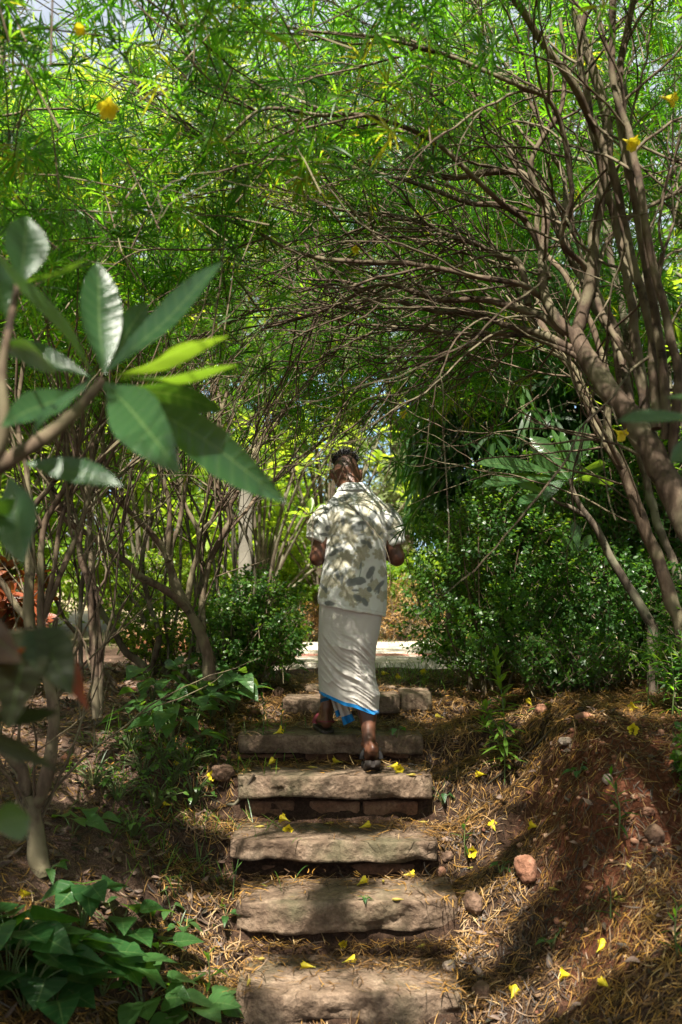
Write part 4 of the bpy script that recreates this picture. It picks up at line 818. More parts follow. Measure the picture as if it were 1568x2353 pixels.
g0 = TG.root.location; GD = float(g0[1])
TG.path([(96, 2015, GD), (86, 1950, GD), (76, 1890, GD), (66, 1825, GD)], .038, .033, 12, trunk=True)
TG.path([(82, 1850, GD), (106, 1790, GD), (122, 1705, GD), (122, 1600, GD), (100, 1515, GD), (76, 1440, GD), (69, 1314, GD), (68, 1210, GD), (66, 1164, GD)], .030, .020, 10)
TG.path([(60, 1830, GD), (48, 1770, GD), (16, 1728, GD), (-10, 1690, GD), (-50, 1600, GD)], .028, .022, 10)
TG.path([(70, 1180, GD), (62, 1120, GD), (58, 1060, GD), (40, 950, GD), (60, 800, GD)], .016, .009)
TG.path([(72, 1175, GD), (90, 1150, GD), (132, 1095, GD), (150, 1030, GD+.1), (150, 900, GD+.2)], .014, .008)
TG.path([(72, 1430, GD), (57, 1415, GD), (28, 1383, GD), (0, 1336, GD), (-40, 1280, GD)], .016, .012)
TG.path([(98, 1470, GD), (97, 1342, GD), (100, 1240, GD), (110, 1180, GD), (150, 1109, GD), (180, 1000, GD)], .017, .010)
TG.path([(100, 1420, GD), (115, 1380, GD), (138, 1328, GD), (175, 1227, GD), (196, 1160, GD), (203, 1117, GD), (210, 1000, GD)], .014, .010)
TG.path([(104, 1400, GD), (120, 1300, GD), (140, 1200, GD), (165, 1130, GD), (175, 1040, GD)], .012, .009)
TG.path([(120, 1612, GD), (140, 1592, GD), (158, 1560, GD)], .016, .013)
# thin pale stems further back on the left
TH = Tree('thicket_shrub', onground(300, 1555), 'sprawling pale-stemmed shrub behind the paired dark stems, one limb lying low', bark='barkgrey')
TH.path([(345, 1545, 7.2), (300, 1505, 7.2), (262, 1455, 7.2), (238, 1415, 7.2), (220, 1350, 7.2), (180, 1250, 7.2), (160, 1150, 7.2)], .030, .016, 8, trunk=True)
TH.path([(350, 1550, 7.2), (356, 1500, 7.2), (362, 1450, 7.2), (340, 1380, 7.2), (330, 1290, 7.2), (350, 1180, 7.2)], .024, .014)
TH.path([(335, 1430, 7.2), (325, 1405, 7.2), (310, 1385, 7.2), (270, 1370, 7.2)], .018, .012)
for k in range(13):
    x0 = RNG.uniform(110, 560); y0 = RNG.uniform(1500, 1600); d = RNG.uniform(6.2, 8.2); q0 = onground(x0, y0) if False else A(P(x0, 1500, d)[0], d, float(ground(P(x0, 1500, d)[0], d)))
    lean = RNG.normal(0, .28); h = RNG.uniform(1.3, 2.4); c = RNG.normal(0, .12)
    pts = np.array([q0, q0+A(lean*.35+c, 0, h*.35), q0+A(lean*.7+c, RNG.normal(0, .1), h*.7), q0+A(lean*1.2, RNG.normal(0, .15), h)])
    TH.path(pts, RNG.uniform(.010, .018), RNG.uniform(.005, .009), 6)
for T_, n in ((TE, 60), (TF, 22), (TG, 44), (TH, 40)): T_.sprout(n, .85, .007, 1, A(0, -.1, .5), .45, 1., A(0, 0, .1), wig=.35, nch=3, leafok=lambda p: p[2] > 1.7)
# TX overhangs the view; TY and TZ are unseen, added to shade the steps
TX = Tree('oleander_tree', A(-1.9, 1.6, float(ground(-1.9, 1.6))), 'blurred oleander overhanging from the upper corner beside the frangipani')
TX.path(np.array([TX.base, TX.base+A(.1, .1, 1.2), TX.base+A(.35, .3, 2.4), A(-1.2, 2.4, 2.6)]), .05, .03, 10, trunk=True)
TX.path(np.array([A(-1.5, 2., 2.1), A(-1.1, 2.7, 2.6), A(-.5, 3.3, 2.95), A(.1, 3.8, 3.1)]), .02, .007)
TX.path(np.array([A(-1.5, 2., 2.1), A(-1.5, 2.8, 2.5), A(-1.6, 3.5, 2.6), A(-1.5, 4.3, 2.6)]), .02, .007)
TX.path(np.array([A(-1.45, 2., 2.3), A(-.9, 1.6, 3.), A(-.2, 1.4, 3.4), A(.6, 1.3, 3.6)]), .02, .007)
TX.sprout(26, .9, .007, 1, A(.3, .3, .3), .3, 1., wig=.35, nch=3, leafok=lambda p: p[2] > 2.2)
TY = Tree('oleander_tree', A(2.3, .9, float(ground(2.3, .9))), 'unseen oleander added on the red bank behind the viewpoint for its shade')
TY.path(np.array([TY.base, TY.base+A(-.1, .1, 1.4), TY.base+A(-.5, .3, 2.8), A(1.3, 1.5, 3.3)]), .05, .03, 10, trunk=True)
TZ = Tree('oleander_tree', A(-2.2, -2.2, float(ground(-2.2, -2.2))), 'unseen oleander added down the slope behind the viewpoint for its shade')
TZ.path(np.array([TZ.base, TZ.base+A(.2, .1, 1.6), TZ.base+A(.7, .3, 3.2), A(-.9, -1.4, 3.)]), .05, .03, 10, trunk=True)
TW = Tree('oleander_tree', A(-3.6, 5.2, float(ground(-3.6, 5.2))), 'pale oleander stem at the far edge of the mulch slope', bark='barkgrey')
TW.path(np.array([TW.base, TW.base+A(.1, 0, 1.2), TW.base+A(.4, -.1, 2.3), TW.base+A(.9, -.2, 3.2)]), .05, .02, 10, trunk=True)
# canopy fill: leafy twig ends spread through the whole roof of branches
def zlow(x, y):
    l = np.interp(x, [-4, -1.6, -.6, .1, .7, 1.6, 4], [1.55, 1.7, 1.95, 2.2, 2.55, 2.75, 2.3])
    back = np.interp(x, [-4, -1.5, -.3, .4, 1.2, 2.5, 4], [1.6, 1.6, 1.75, 1.75, 1.95, 2.1, 2.])
    w = sstep((y-5.4)/1.0); z = l*(1-w)+back*w
    return np.where(y < 3.2, np.maximum(z, 2.35+.0*y), z)
def canopy(n, x0, x1, y0, y1, owners, thick=1.5, thr=-.08, lo=0., dens=1.):
    x = RNG.uniform(x0, x1, n); y = RNG.uniform(y0, y1, n); h = lo+RNG.gamma(1.5, thick*.36, n).clip(0, thick*1.6); z = zlow(x, y)+h
    p = np.stack([x, y, z], -1); keep = fbm(p*.95, 2, 71)+.45*vnoise(p*2.3, 73) > thr
    keep &= ~((y < 2.6) & (z < CAMZ+.62*y+.25))
    p = p[keep]; p = p[~in_gap(p)]; d = nrm(np.stack([RNG.normal(0, .7, len(p)), RNG.normal(-.15, .7, len(p)), RNG.normal(.25, .6, len(p))], -1))
    bx = np.array([o.base for o in owners])[:, :2]; ow = np.argmin(np.linalg.norm(p[:, None, :2]-bx[None], axis=2)+RNG.normal(0, .35, (len(p), len(owners))), axis=1)
    for i, o in enumerate(owners):
        s = np.where(ow == i)[0]
        if len(s) == 0: continue
        o.tp += list(p[s]); o.td += list(d[s])
        for j in s:
            if RNG.random() > .33: continue
            L = RNG.uniform(.18, .5); sd = RNG.normal(0, .18, 3); q = np.array([p[j]-d[j]*L+sd*L*.6+A(0, 0, -.06)*L, p[j]-d[j]*L*.5+sd*L*.35, p[j]]); tube(o.twig, q, [.0034, .0028, .002], 4, cap=False)
class _V: pass
own = []
for T_, bx in ((TA, (1.0, 4.2)), (TB, (1.3, 5.6)), (TC, (1.9, 6.8)), (TE, (-.8, 6.0)), (TF, (-1.3, 5.2)), (TG, (-1.3, 3.9)), (TH, (-1.4, 7.3)), (TX, (-1.1, 2.6)), (TY, (1.2, 1.2)), (TZ, (-.8, -1.2)), (TW, (-3.2, 5.0))):
    T_.base = A(bx[0], bx[1], 0); own.append(T_)
canopy(9500, -3.6, 3.4, 2.4, 7.3, own, 1.5, -.16)
canopy(11000, -3.2, 3.0, -1.4, 2.7, own, .9, -.45, .3)  # unseen leaf roof over the viewpoint, thickened to shade the near ground
canopy(700, .2, 2.8, .8, 3.4, own, .9, -.5, .3)  # out-of-view leaves added to shade the leaning trunk
canopy(3600, -3.4, .2, 2.6, 7.2, own, 1.2, -.25)
canopy(2200, -3.4, .6, 3.4, 7.2, own, 1.2, -.3, .9)
canopy(3600, -2.5, 3.4, 5.4, 7.4, own, 1.6, -.3)
canopy(1700, .7, 3.2, 4.6, 7.4, own, .9, -.5, .7)  # extra leaves added to shade the drooping trees
# hanging tips at the mouth of the tunnel over the man's head
for k in range(150):
    x = RNG.uniform(-1.6, 1.1); y = RNG.uniform(5.8, 7.2)
    if -.25 < x < .75 and RNG.random() < .75: continue
    z = np.interp(x, [-1.6, -.5, .2, 1.1], [1.35, 1.5, 1.6, 1.65])+RNG.gamma(2., .12)
    T_ = TE if x < 0 else TB; d = nrm(A(RNG.normal(0, .6), RNG.normal(-.2, .5), RNG.normal(-.3, .5))); p = A(x, y, z); T_.tp.append(p); T_.td.append(d)
    q = np.array([p-d*.5+A(0, 0, .30), p-d*.25+A(0, 0, .08), p]); tube(T_.twig, q, [.004, .0035, .0025], 4, cap=False)
for T_ in own: T_.foliage(n=16, L=.118, W=.0088)
for T_ in (TA, TB, TC, TE, TF, TG, TH, TX, TY, TZ, TW): T_.done()
# ================================================================ SHRUBS, PLANTS, BACKDROP
def shrub(name, x, y, rx, ry, h, n, label, mat='small', L=.035, W=.020, prof='ovate', nl=9, back=.13, group=None, cat='shrub', stems=9, z0=.05, shell=.55, seed=1, thr=-.25, lo=35, hi=85, var=None, droop=(.05, .3), sr=.009, skirt=.1, up=.3, bark='bark'):
    zb = float(ground(x, y)); base = A(x, y, zb); t = thing(name, base, label, cat, group); r = np.random.default_rng(seed)
    v = nrm(r.normal(0, 1, (n*3, 3))); rad = np.where(r.random(n*3) < shell, r.uniform(.82, 1.03, n*3), r.uniform(.25, 1, n*3)); p = v*rad[:, None]
    p[:, 2] = p[:, 2]*.5+.5
    lump = 1+.34*fbm(v*1.9+seed*5, 2, seed); p = (p-A(0, 0, .4))*lump[:, None]+A(0, 0, .4)
    p = p[(p[:, 2] > skirt)]; q = p*A(rx, ry, h)+base+A(0, 0, z0)
    q = q[fbm(q*2.6+seed*3, 2, seed+9) > thr][:n]; gz = ground(q[:, 0], q[:, 1]); q = q[q[:, 2] > gz+.03]
    d = nrm((q-(base+A(0, 0, h*.35)))/A(rx, ry, h)+A(0, 0, up)+r.normal(0, .35, q.shape))
    lb = Buf(); tufts(lb, q, d, nl, L, W, lo, hi, back, droop, prof, 5, var if var is None else np.clip(var+r.normal(0, .15, len(q)), 0, 1), cup=.15)
    sb = Buf()
    for k in range(stems):
        e = q[r.integers(len(q))]; b0 = base+A(r.normal(0, rx*.12), r.normal(0, ry*.12), -.03); m_ = b0*.45+e*.55+A(r.normal(0, .05), r.normal(0, .05), -.04*h)
        tube(sb, spline([b0, b0*.75+m_*.25+A(0, 0, .08*h), m_, e], 12), np.linspace(sr, sr*.35, 12), 6, knob=.1)
    for k in range(min(len(q), 500)):
        e = q[k]; tube(sb, [e-d[k]*back*1.5+A(0, 0, -.02), e-d[k]*back*.7, e], [.0028, .0022, .0014], 4, cap=False)
    obj('stems', sb, M[bark], t); obj('foliage', lb, M[mat], t)
    return t
# right bank
shrub('clipped_shrub', .98, 6.55, .62, .60, 1.36, 1350, 'dense small-leaved green shrub bulging toward the man at the head of the steps', 'small', seed=3, stems=16)
shrub('clipped_shrub', 1.72, 6.35, .62, .55, .95, 950, 'dark low part of the hedge, second shrub from the man on the red bank', 'small', seed=4, stems=14, var=.35)
shrub('clipped_shrub', 2.35, 5.75, .55, .50, .72, 650, 'shaded hedge shrub behind the slanting tan trunk', 'small', seed=5, stems=12, var=.35)
shrub('clipped_shrub', 1.35, 5.85, .42, .30, .36, 330, 'low scrambling green shrub along the top of the red mound', 'small', seed=6, stems=8)
shrub('narrow_leaved_shrub', 1.82, 5.1, .28, .22, .48, 130, 'spiky narrow-leaved shrub at the crest of the red mound', 'small', L=.075, W=.011, prof='lance', nl=12, seed=7, stems=10, lo=25, hi=80)
shrub('round_leaved_shrub', 1.62, 4.32, .22, .20, .36, 85, 'near blurred sprig of round leaves overhanging the red mound', 'small', L=.04, W=.027, prof='ovate', nl=9, seed=8, stems=7)
# left bank
shrub('clipped_shrub', -.62, 6.75, .42, .42, .80, 900, 'dark-footed green shrub facing the path on the left bank', 'small', seed=9, stems=14)
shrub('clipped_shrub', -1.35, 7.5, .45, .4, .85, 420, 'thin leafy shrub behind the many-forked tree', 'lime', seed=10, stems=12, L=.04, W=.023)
# sunlit bushes beyond the path
BR = 'sunlit bushes beyond the path'
for a in [(-.55, 10.9, .75, .6, 1.15, 900, 'bright sunlit bush directly beyond the path beside the man\'s sleeve', 11), (.72, 11.3, .7, .6, 1.0, 800, 'bright sunlit bush seen under the man\'s other elbow', 12), (-2.0, 10.4, .9, .7, 1.5, 1000, 'tall lime bush behind the leafy shrub of the left bank', 13),
          (-3.4, 10.2, 1.0, .8, 1.6, 1000, 'tall lime bush behind the paired dark stems', 14), (-4.9, 9.6, 1.0, .8, 1.7, 900, 'lime bush behind the near grey tree', 15), (1.9, 11.0, .8, .7, 1.1, 700, 'bright bush showing in slits through the hedge', 16)]:
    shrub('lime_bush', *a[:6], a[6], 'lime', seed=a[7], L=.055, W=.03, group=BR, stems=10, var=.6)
shrub('red_leaved_shrub', -2.35, 6.6, .5, .4, .95, 260, 'red and orange leaved croton shrub at the picture\'s edge behind the grey tree', 'croton', L=.13, W=.045, prof='lance', nl=9, seed=17, stems=10, var=.62)
shrub('dry_brush', .62, 10.35, .55, .3, .62, 260, 'straw coloured dry brush on the far side of the path', 'dry', L=.06, W=.008, prof='lance', nl=10, seed=18, stems=26, sr=.005, var=.75)
shrub('dry_brush', -.30, 10.4, .35, .3, .5, 160, 'dry brown brush under the bright bush beyond the path', 'dry', L=.06, W=.008, prof='lance', nl=10, seed=19, stems=20, sr=.005, var=.6)
for a in [(-.62, 7.95, .38, .25, .5, 260, 'low bright bush at the near edge of the path beside the man\'s cloth', 31), (-1.0, 8.3, .3, .25, .5, 200, 'low bush at the near edge of the path behind the green shrub', 32), (-3.2, 8.0, .6, .3, .75, 360, 'low bush at the near edge of the path behind the paired stems', 34), (-4.2, 7.8, .6, .3, .8, 330, 'low bush at the near edge of the path behind the near grey tree', 35)]:
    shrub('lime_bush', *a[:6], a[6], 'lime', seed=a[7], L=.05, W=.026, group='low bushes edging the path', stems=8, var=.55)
for a in [(1.5, 7.0, .5, .4, 1.75, 420, 'tall loose dark shrub rising behind the clipped shrub', 36), (2.1, 6.7, .55, .4, 1.9, 480, 'tall loose dark shrub behind the slanting tan trunk', 37), (2.75, 6.2, .5, .5, 1.7, 420, 'tall loose dark shrub at the picture edge behind the poles', 38), (1.15, 7.2, .35, .3, 1.45, 240, 'slender loose shrub behind the clipped shrub, nearest the gap', 39)]:
    shrub('loose_shrub', *a[:6], a[6], 'small', seed=a[7], L=.055, W=.022, prof='lance', nl=11, back=.22, group='loose shrubs behind the hedge', stems=12, var=.4, lo=45, thr=-.4, shell=.35)
# frangipani with big lime leaves in the sun
def rosette_plant(name, base, heads, label, mat, L=.26, W=.075, nl=11, group=None, cat='tree', lo=35, hi=95, sr=.022, bark='barkgrey', var=None, prof='obov', part='foliage'):
    t = thing(name, base, label, cat, group); sb = Buf(); lb = Buf(); base = np.asarray(base, float); heads = np.array(heads)
    for e in heads:
        m_ = base*.45+e*.55; m_[:2] = base[:2]*.65+e[:2]*.35
        tube(sb, spline([base+A(0, 0, -.04), base*.7+m_*.3, m_, e], 14), np.linspace(sr, sr*.5, 14), 8, knob=.1)
    d = nrm(heads-base+A(0, 0, .5)+RNG.normal(0, .25, heads.shape)*.8)
    tufts(lb, heads, d, nl, L, W, lo, hi, .05, (.05, .4), prof, 9, var, mid=True, cup=.16)
    obj('trunk', sb, M[bark], t); obj(part, lb, M[mat], t); return t
def heads(x, y, n, rx, ry, z0, z1, seed):
    r = np.random.default_rng(seed); return np.stack([x+r.uniform(-rx, rx, n), y+r.uniform(-ry, ry, n), r.uniform(z0, z1, n)], -1)
FG = 'sunlit frangipani trees beyond the left bank'
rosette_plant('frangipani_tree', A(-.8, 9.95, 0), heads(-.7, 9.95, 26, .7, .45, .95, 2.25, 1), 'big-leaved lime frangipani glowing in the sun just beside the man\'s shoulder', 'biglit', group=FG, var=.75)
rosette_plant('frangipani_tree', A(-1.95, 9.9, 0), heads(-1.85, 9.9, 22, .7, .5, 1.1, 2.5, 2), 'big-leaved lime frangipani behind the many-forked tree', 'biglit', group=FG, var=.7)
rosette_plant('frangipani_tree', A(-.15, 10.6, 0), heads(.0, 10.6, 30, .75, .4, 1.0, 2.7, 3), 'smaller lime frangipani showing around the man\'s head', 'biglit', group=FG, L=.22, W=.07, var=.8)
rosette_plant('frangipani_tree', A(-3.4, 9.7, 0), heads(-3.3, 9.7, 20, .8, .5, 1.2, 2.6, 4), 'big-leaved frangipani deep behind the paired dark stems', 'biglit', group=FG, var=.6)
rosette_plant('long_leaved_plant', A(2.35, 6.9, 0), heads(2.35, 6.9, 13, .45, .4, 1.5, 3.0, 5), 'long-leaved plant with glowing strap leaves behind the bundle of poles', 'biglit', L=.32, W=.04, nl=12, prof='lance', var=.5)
# shaded frangipani sapling leaning out of the hedge
FS = thing('frangipani_sapling', onground(1500, 1600), 'shaded young frangipani with rosettes of long leaves before the dark drooping tree', 'tree')
fb = Buf(); D_ = 5.75
tube(fb, spline([P(1500, 1440, D_), P(1449, 1355, D_), P(1403, 1281, D_), P(1374, 1219, D_), P(1337, 1168, D_), P(1318, 1130, D_), P(1310, 1100, D_)], 30), np.linspace(.030, .011, 30), 10, knob=.12)
tube(fb, spline([P(1345, 1185, D_), P(1310, 1165, D_), P(1283, 1155, D_-.03), P(1262, 1140, D_-.05)], 12), np.linspace(.014, .009, 12), 8, knob=.12)
tube(fb, spline([A(*FS.location), P(1500, 1440, D_)], 8), .032, 10)
obj('trunk', fb, M['barkgrey'], FS)
def pleaf(root, b, t, w, roll, mat, droop=.12, var=.5, prof='obov', cup=.14, bend=0., wave=0.):
    p0, p1 = P(*b), P(*t); d = p1-p0; L = np.linalg.norm(d); dn = d/L; vdir = nrm((p0+p1)/2-A(0, 0, CAMZ)); u = nrm(-vdir+dn*np.dot(vdir, dn)); s = np.cross(dn, u)
    a = math.radians(roll); u = u*math.cos(a)+s*math.sin(a); W = w*(b[2]+t[2])/2/FPX
    aim = nrm(d+A(0, 0, droop*L)); lb = Buf()
    leaves(lb, p0, aim, u, L*(1+.12*abs(droop)), W, prof, 16, True, droop, bend, cup, var, wave=wave)
    return obj('leaf', lb, M[mat], root)
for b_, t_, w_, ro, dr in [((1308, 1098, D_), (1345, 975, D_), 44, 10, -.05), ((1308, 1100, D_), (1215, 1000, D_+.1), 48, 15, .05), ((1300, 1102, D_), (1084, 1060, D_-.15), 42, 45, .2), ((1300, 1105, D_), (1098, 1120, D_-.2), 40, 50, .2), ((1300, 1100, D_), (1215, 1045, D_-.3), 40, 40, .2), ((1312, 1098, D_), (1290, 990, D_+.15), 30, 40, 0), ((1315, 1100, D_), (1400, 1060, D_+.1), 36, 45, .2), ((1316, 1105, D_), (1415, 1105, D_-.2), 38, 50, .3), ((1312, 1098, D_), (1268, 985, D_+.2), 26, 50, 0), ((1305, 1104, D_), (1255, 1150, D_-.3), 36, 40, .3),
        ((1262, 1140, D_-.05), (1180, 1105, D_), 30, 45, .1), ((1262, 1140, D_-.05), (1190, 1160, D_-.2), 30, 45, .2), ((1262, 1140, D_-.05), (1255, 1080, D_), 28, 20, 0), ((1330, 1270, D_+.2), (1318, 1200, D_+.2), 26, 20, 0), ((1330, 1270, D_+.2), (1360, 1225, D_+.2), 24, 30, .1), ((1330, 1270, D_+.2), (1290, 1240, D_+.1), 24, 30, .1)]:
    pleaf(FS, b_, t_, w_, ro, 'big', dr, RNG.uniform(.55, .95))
# dark drooping-leaf trees
def droop_tree(x, y, label, x0, x1, y0, y1, z0, z1, n, seed, L=.19, W=.036):
    r = np.random.default_rng(seed); base = A(x, y, float(ground(x, y))); t = thing('drooping_tree', base, label, 'tree', 'dark drooping-leaved trees')
    p = np.stack([r.uniform(x0, x1, n), r.uniform(y0, y1, n), r.uniform(z0, z1, n)], -1); p = p[fbm(p*1.6, 2, seed) > -.2]
    p[:, 2] += .25*fbm(p*A(1.3, 1.3, 0), 2, seed+2)
    lb = Buf(); tufts(lb, p, nrm(np.stack([r.normal(0, .5, len(p)), r.normal(-.25, .5, len(p)), r.normal(-.1, .35, len(p))], -1)), 12, L, W, 25, 95, .10, (.45, 1.0), 'lance', 7, cup=.12)
    sb = Buf(); tube(sb, spline([base+A(0, 0, -.05), base+A(.03, 0, .9), base+A(-.03, .05, 1.9), base+A(0, 0, 3.2)], 24), np.linspace(.08, .05, 24), 12, knob=.15)
    for e in p[::5]:
        m_ = A(x, y, 0)+A(0, 0, min(e[2]+.35, 3.)); tube(sb, spline([m_, m_*.5+e*.5+A(0, 0, .18), e], 10), np.linspace(.016, .004, 10), 5, cap=False)
    obj('trunk', sb, M['barkgrey'], t); obj('crown', lb, M['mango'], t)
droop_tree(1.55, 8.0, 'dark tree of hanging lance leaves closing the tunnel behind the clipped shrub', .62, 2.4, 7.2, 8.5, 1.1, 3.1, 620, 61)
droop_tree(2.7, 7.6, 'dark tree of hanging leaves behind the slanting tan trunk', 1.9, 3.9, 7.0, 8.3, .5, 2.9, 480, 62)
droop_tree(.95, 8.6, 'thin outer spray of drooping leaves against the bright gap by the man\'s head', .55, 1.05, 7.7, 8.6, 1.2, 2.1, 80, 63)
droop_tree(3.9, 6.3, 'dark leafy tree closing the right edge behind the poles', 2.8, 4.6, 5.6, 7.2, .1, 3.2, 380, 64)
droop_tree(1.9, 8.9, 'foliage added behind the hedge beneath the drooping tree as a dark backing', .9, 3.4, 8.2, 9.2, .15, 1.5, 300, 65)  # added backing that blocks light from behind the hedge
# far trees, in full sun
def far_tree(x, y, h, rx, ry, n, label, mat, seed, L=.19, W=.058, zb=.9, var=None, group='tall trees beyond the path'):
    r = np.random.default_rng(seed); base = A(x, y, 0); t = thing('leafy_tree', base, label, 'tree', group)
    c = nrm(r.normal(0, 1, (n*2, 3)))*(r.random((n*2, 1))**.45); c = c*A(rx, ry, (h-zb)/2)+A(x, y, zb+(h-zb)/2); c = c[fbm(c*.9+seed, 3, seed) > -.12][:n]
    lb = Buf(); tufts(lb, c, nrm((c-A(x, y, zb+(h-zb)*.3))+r.normal(0, .5, c.shape)), 9, L, W, 30, 95, .2, (.1, .5), 'lance', 4, var)
    sb = Buf(); tube(sb, spline([base+A(0, 0, -.1), base+A(.1, 0, h*.3), base+A(-.1, 0, h*.6), base+A(.05, 0, h*.92)], 20), np.linspace(.11, .03, 20), 10, knob=.15)
    for e in c[::max(1, len(c)//90)]:
        m_ = A(x, y, 0)+A(0, 0, zb+(e[2]-zb)*.55); tube(sb, spline([m_, m_*.5+e*.5+A(0, 0, .15), e], 8), np.linspace(.03, .006, 8), 5, cap=False)
    obj('trunk', sb, M['barkgrey'], t); obj('crown', lb, M[mat], t)
FT = [(-5.2, 12.5, 8, 2.3, 2, 1500, 'tall bright tree behind the oleander roof, nearest the whitest patch of sky', 'lime', 81), (-2.4, 14.5, 9, 2.3, 2, 1500, 'tall bright tree rising above the big-leaved frangipani', 'lime', 82), (2.6, 14, 9.5, 2.2, 2, 1500, 'tall bright tree rising behind the leaning oleander', 'small', 83),
      (5.6, 11.5, 8.5, 2.4, 2, 1500, 'tall tree beyond the poles at the red bank', 'small', 84), (-7.5, 9.5, 6.5, 2.2, 2, 1200, 'spreading tree at the outer edge of the mulch slope', 'lime', 85), (4.6, 8.8, 6, 1.7, 1.6, 1000, 'dense tree right behind the drooping trees', 'small', 86), (-4.7, 11.5, 5., 1.6, 1.3, 900, 'leafy tree behind the near grey tree', 'small', 87), (5.6, 4.8, 5.5, 1.8, 1.8, 900, 'tree standing beyond the red bank', 'small', 88), (-5.6, 4.6, 4.6, 1.5, 1.7, 800, 'tree standing beyond the mulch slope', 'small', 89)]
FT += [(-.6, 21.5, 12, 2.8, 2, 1600, 'tallest bright tree, straight behind the man beyond the blue fence', 'lime', 90), (-8.2, 13.5, 10, 2.4, 2, 1400, 'tall bright tree at the outermost corner of the sky', 'lime', 97), (-3.8, 10.8, 7.5, 1.6, 1.5, 1300, 'tall bright tree behind the plaster wall', 'lime', 98)]
for a in FT: far_tree(*a[:5], int(a[5]*1.5), *a[6:9])
for i, (x, y, h) in enumerate([(-.9, 15.2, 4.2), (.1, 14.6, 4.6), (.85, 14.2, 4.4), (1.5, 15.6, 4.0)]):
    far_tree(x, y, h, .8, .7, 420, ['thin pale tree before the blue fence, behind the frangipani', 'thin pale tree before the blue fence, right above the man\'s head', 'thin reddish-stemmed tree in the middle of the blue fence', 'thin pale tree before the blue fence beside the hanging leaves'][i], 'greygreen', 91+i, .11, .035, .6, .8, 'thin pale trees in front of the blue fence')
for i, (x, y, h) in enumerate([(-6.2, 12.2, 3.2), (-4.4, 12.8, 3.4), (-2.7, 12.6, 2.9), (-1.3, 13.2, 2.3), (2.6, 12.2, 2.6), (4.4, 11.6, 3.0)]):
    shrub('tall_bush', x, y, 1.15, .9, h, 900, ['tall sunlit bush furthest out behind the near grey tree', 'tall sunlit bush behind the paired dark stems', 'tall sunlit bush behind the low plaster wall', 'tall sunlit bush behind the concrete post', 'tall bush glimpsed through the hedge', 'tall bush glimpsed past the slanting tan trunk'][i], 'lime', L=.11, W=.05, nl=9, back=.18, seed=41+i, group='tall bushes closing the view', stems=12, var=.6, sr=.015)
# blue fence, low plastered wall, concrete post
def blue_fence():
    t = thing('blue_fence', A(.3, 18.5, 0), 'blue corrugated sheet fence far behind the thin pale trees', 'fence'); b = Buf(); x = np.linspace(-4.5, 5.5, 500)
    y = 18.5+.02*np.sin(x*2*np.pi/.15); zz = np.array([.7, 4.4]); V = np.stack([np.stack([x, y, x*0+z], -1) for z in zz]); n = len(x); i = np.arange(n-1)
    F = np.stack([i, i+1, i+n+1, i+n], -1); b.add(V.reshape(-1, 3), F); b.add((V+A(0, .004, 0)).reshape(-1, 3), F[:, ::-1])
    m = plain('faded_blue_sheet', (.22, .42, .74), .5, c2=(.38, .55, .8), cscale=3); obj('sheet', b, m, t)
    wb = Buf(); bm_box(wb, A(.5, 18.52, .36), A(10, .2, .72)); obj('base_wall', wb, plain('dusty_base', (.42, .33, .22), .9, c2=(.3, .22, .13)), t)
    for xx in np.arange(-4.3, 5.6, 2.4): pb = Buf(); bm_box(pb, A(xx, 18.66, 2.2), A(.1, .1, 4.5)); obj('post', pb, M['barkgrey'], t)
def bm_box(buf, c, s, r=0):
    h = s/2; V = np.array([[x, y, z] for z in (-1, 1) for y in (-1, 1) for x in (-1, 1)])*h+c
    buf.add(V, np.array([[0, 2, 3, 1], [4, 5, 7, 6], [0, 1, 5, 4], [2, 6, 7, 3], [0, 4, 6, 2], [1, 3, 7, 5]]))
blue_fence()
def low_wall():
    me = rough_box(.95, .2, .42, .06, .02, .006, 71, .004, .004); m, nt, out = newmat('stained_plaster'); T = NT(nt); co = T.n('TexCoord').outputs['Object']; z = T.n('SeparateXYZ', {0: co}).outputs[2]
    f = T.math('ADD', T.math('MULTIPLY', z, -3.2), T.math('MULTIPLY', T.noise(6, 5, .7, co), 1.1)); c = T.ramp(f, [(.2, (.46, .36, .24)), (.55, (.42, .24, .12)), (.9, (.36, .14, .06))])
    b = T.n('BsdfPrincipled', {'Base Color': c, 'Roughness': .9, 'Normal': T.bump(T.noise(50, 4, .6, co), .3, .01)}); nt.links.new(b.outputs[0], out.inputs[0]); me.materials.append(m)
    o = obj('low_wall', me); o.location = (-1.62, 9.6, .18); tag(o, 'low orange-stained plaster wall behind the dark slanting trunk', 'wall')
low_wall()
pm = rough_box(.13, .13, 1.75, .05, .015, .004, 72, .003, .003); pm.materials.append(plain('weathered_concrete', (.15, .135, .105), .9, 60, .4, (.22, .20, .16), 7)); po = obj('concrete_post', pm); po.location = (-.905, 9.45, .86); tag(po, 'weathered grey concrete post among the lime leaves', 'post')

# ---------------------------------------------------------------- near frangipani branch at the left edge
FP = thing('frangipani_tree', A(-1.35, 1.7, float(ground(-1.35, 1.7))), 'near blurred frangipani branch with big glossy leaves reaching in from the edge', 'tree')
fb = Buf(); tube(fb, spline([A(*FP.location), A(-1.3, 1.72, .0), P(-620, 1280, 1.8), P(-200, 1150, 1.85), P(-20, 1078, 1.9), P(45, 1042, 1.93), P(110, 1000, 1.97), P(165, 955, 2.0), P(215, 900, 2.02), P(238, 872, 2.03)], 60), np.linspace(.026, .009, 60), 14, knob=.10); obj('branch', fb, M['bark'], FP)
fb = Buf(); tube(fb, spline([P(-40, 1085, 1.88), P(0, 1030, 1.86), P(10, 960, 1.85), P(4, 860, 1.85), P(20, 760, 1.86), P(45, 640, 1.9)], 24), np.linspace(.014, .006, 24), 10, knob=.1); obj('branch', fb, M['bark'], FP)
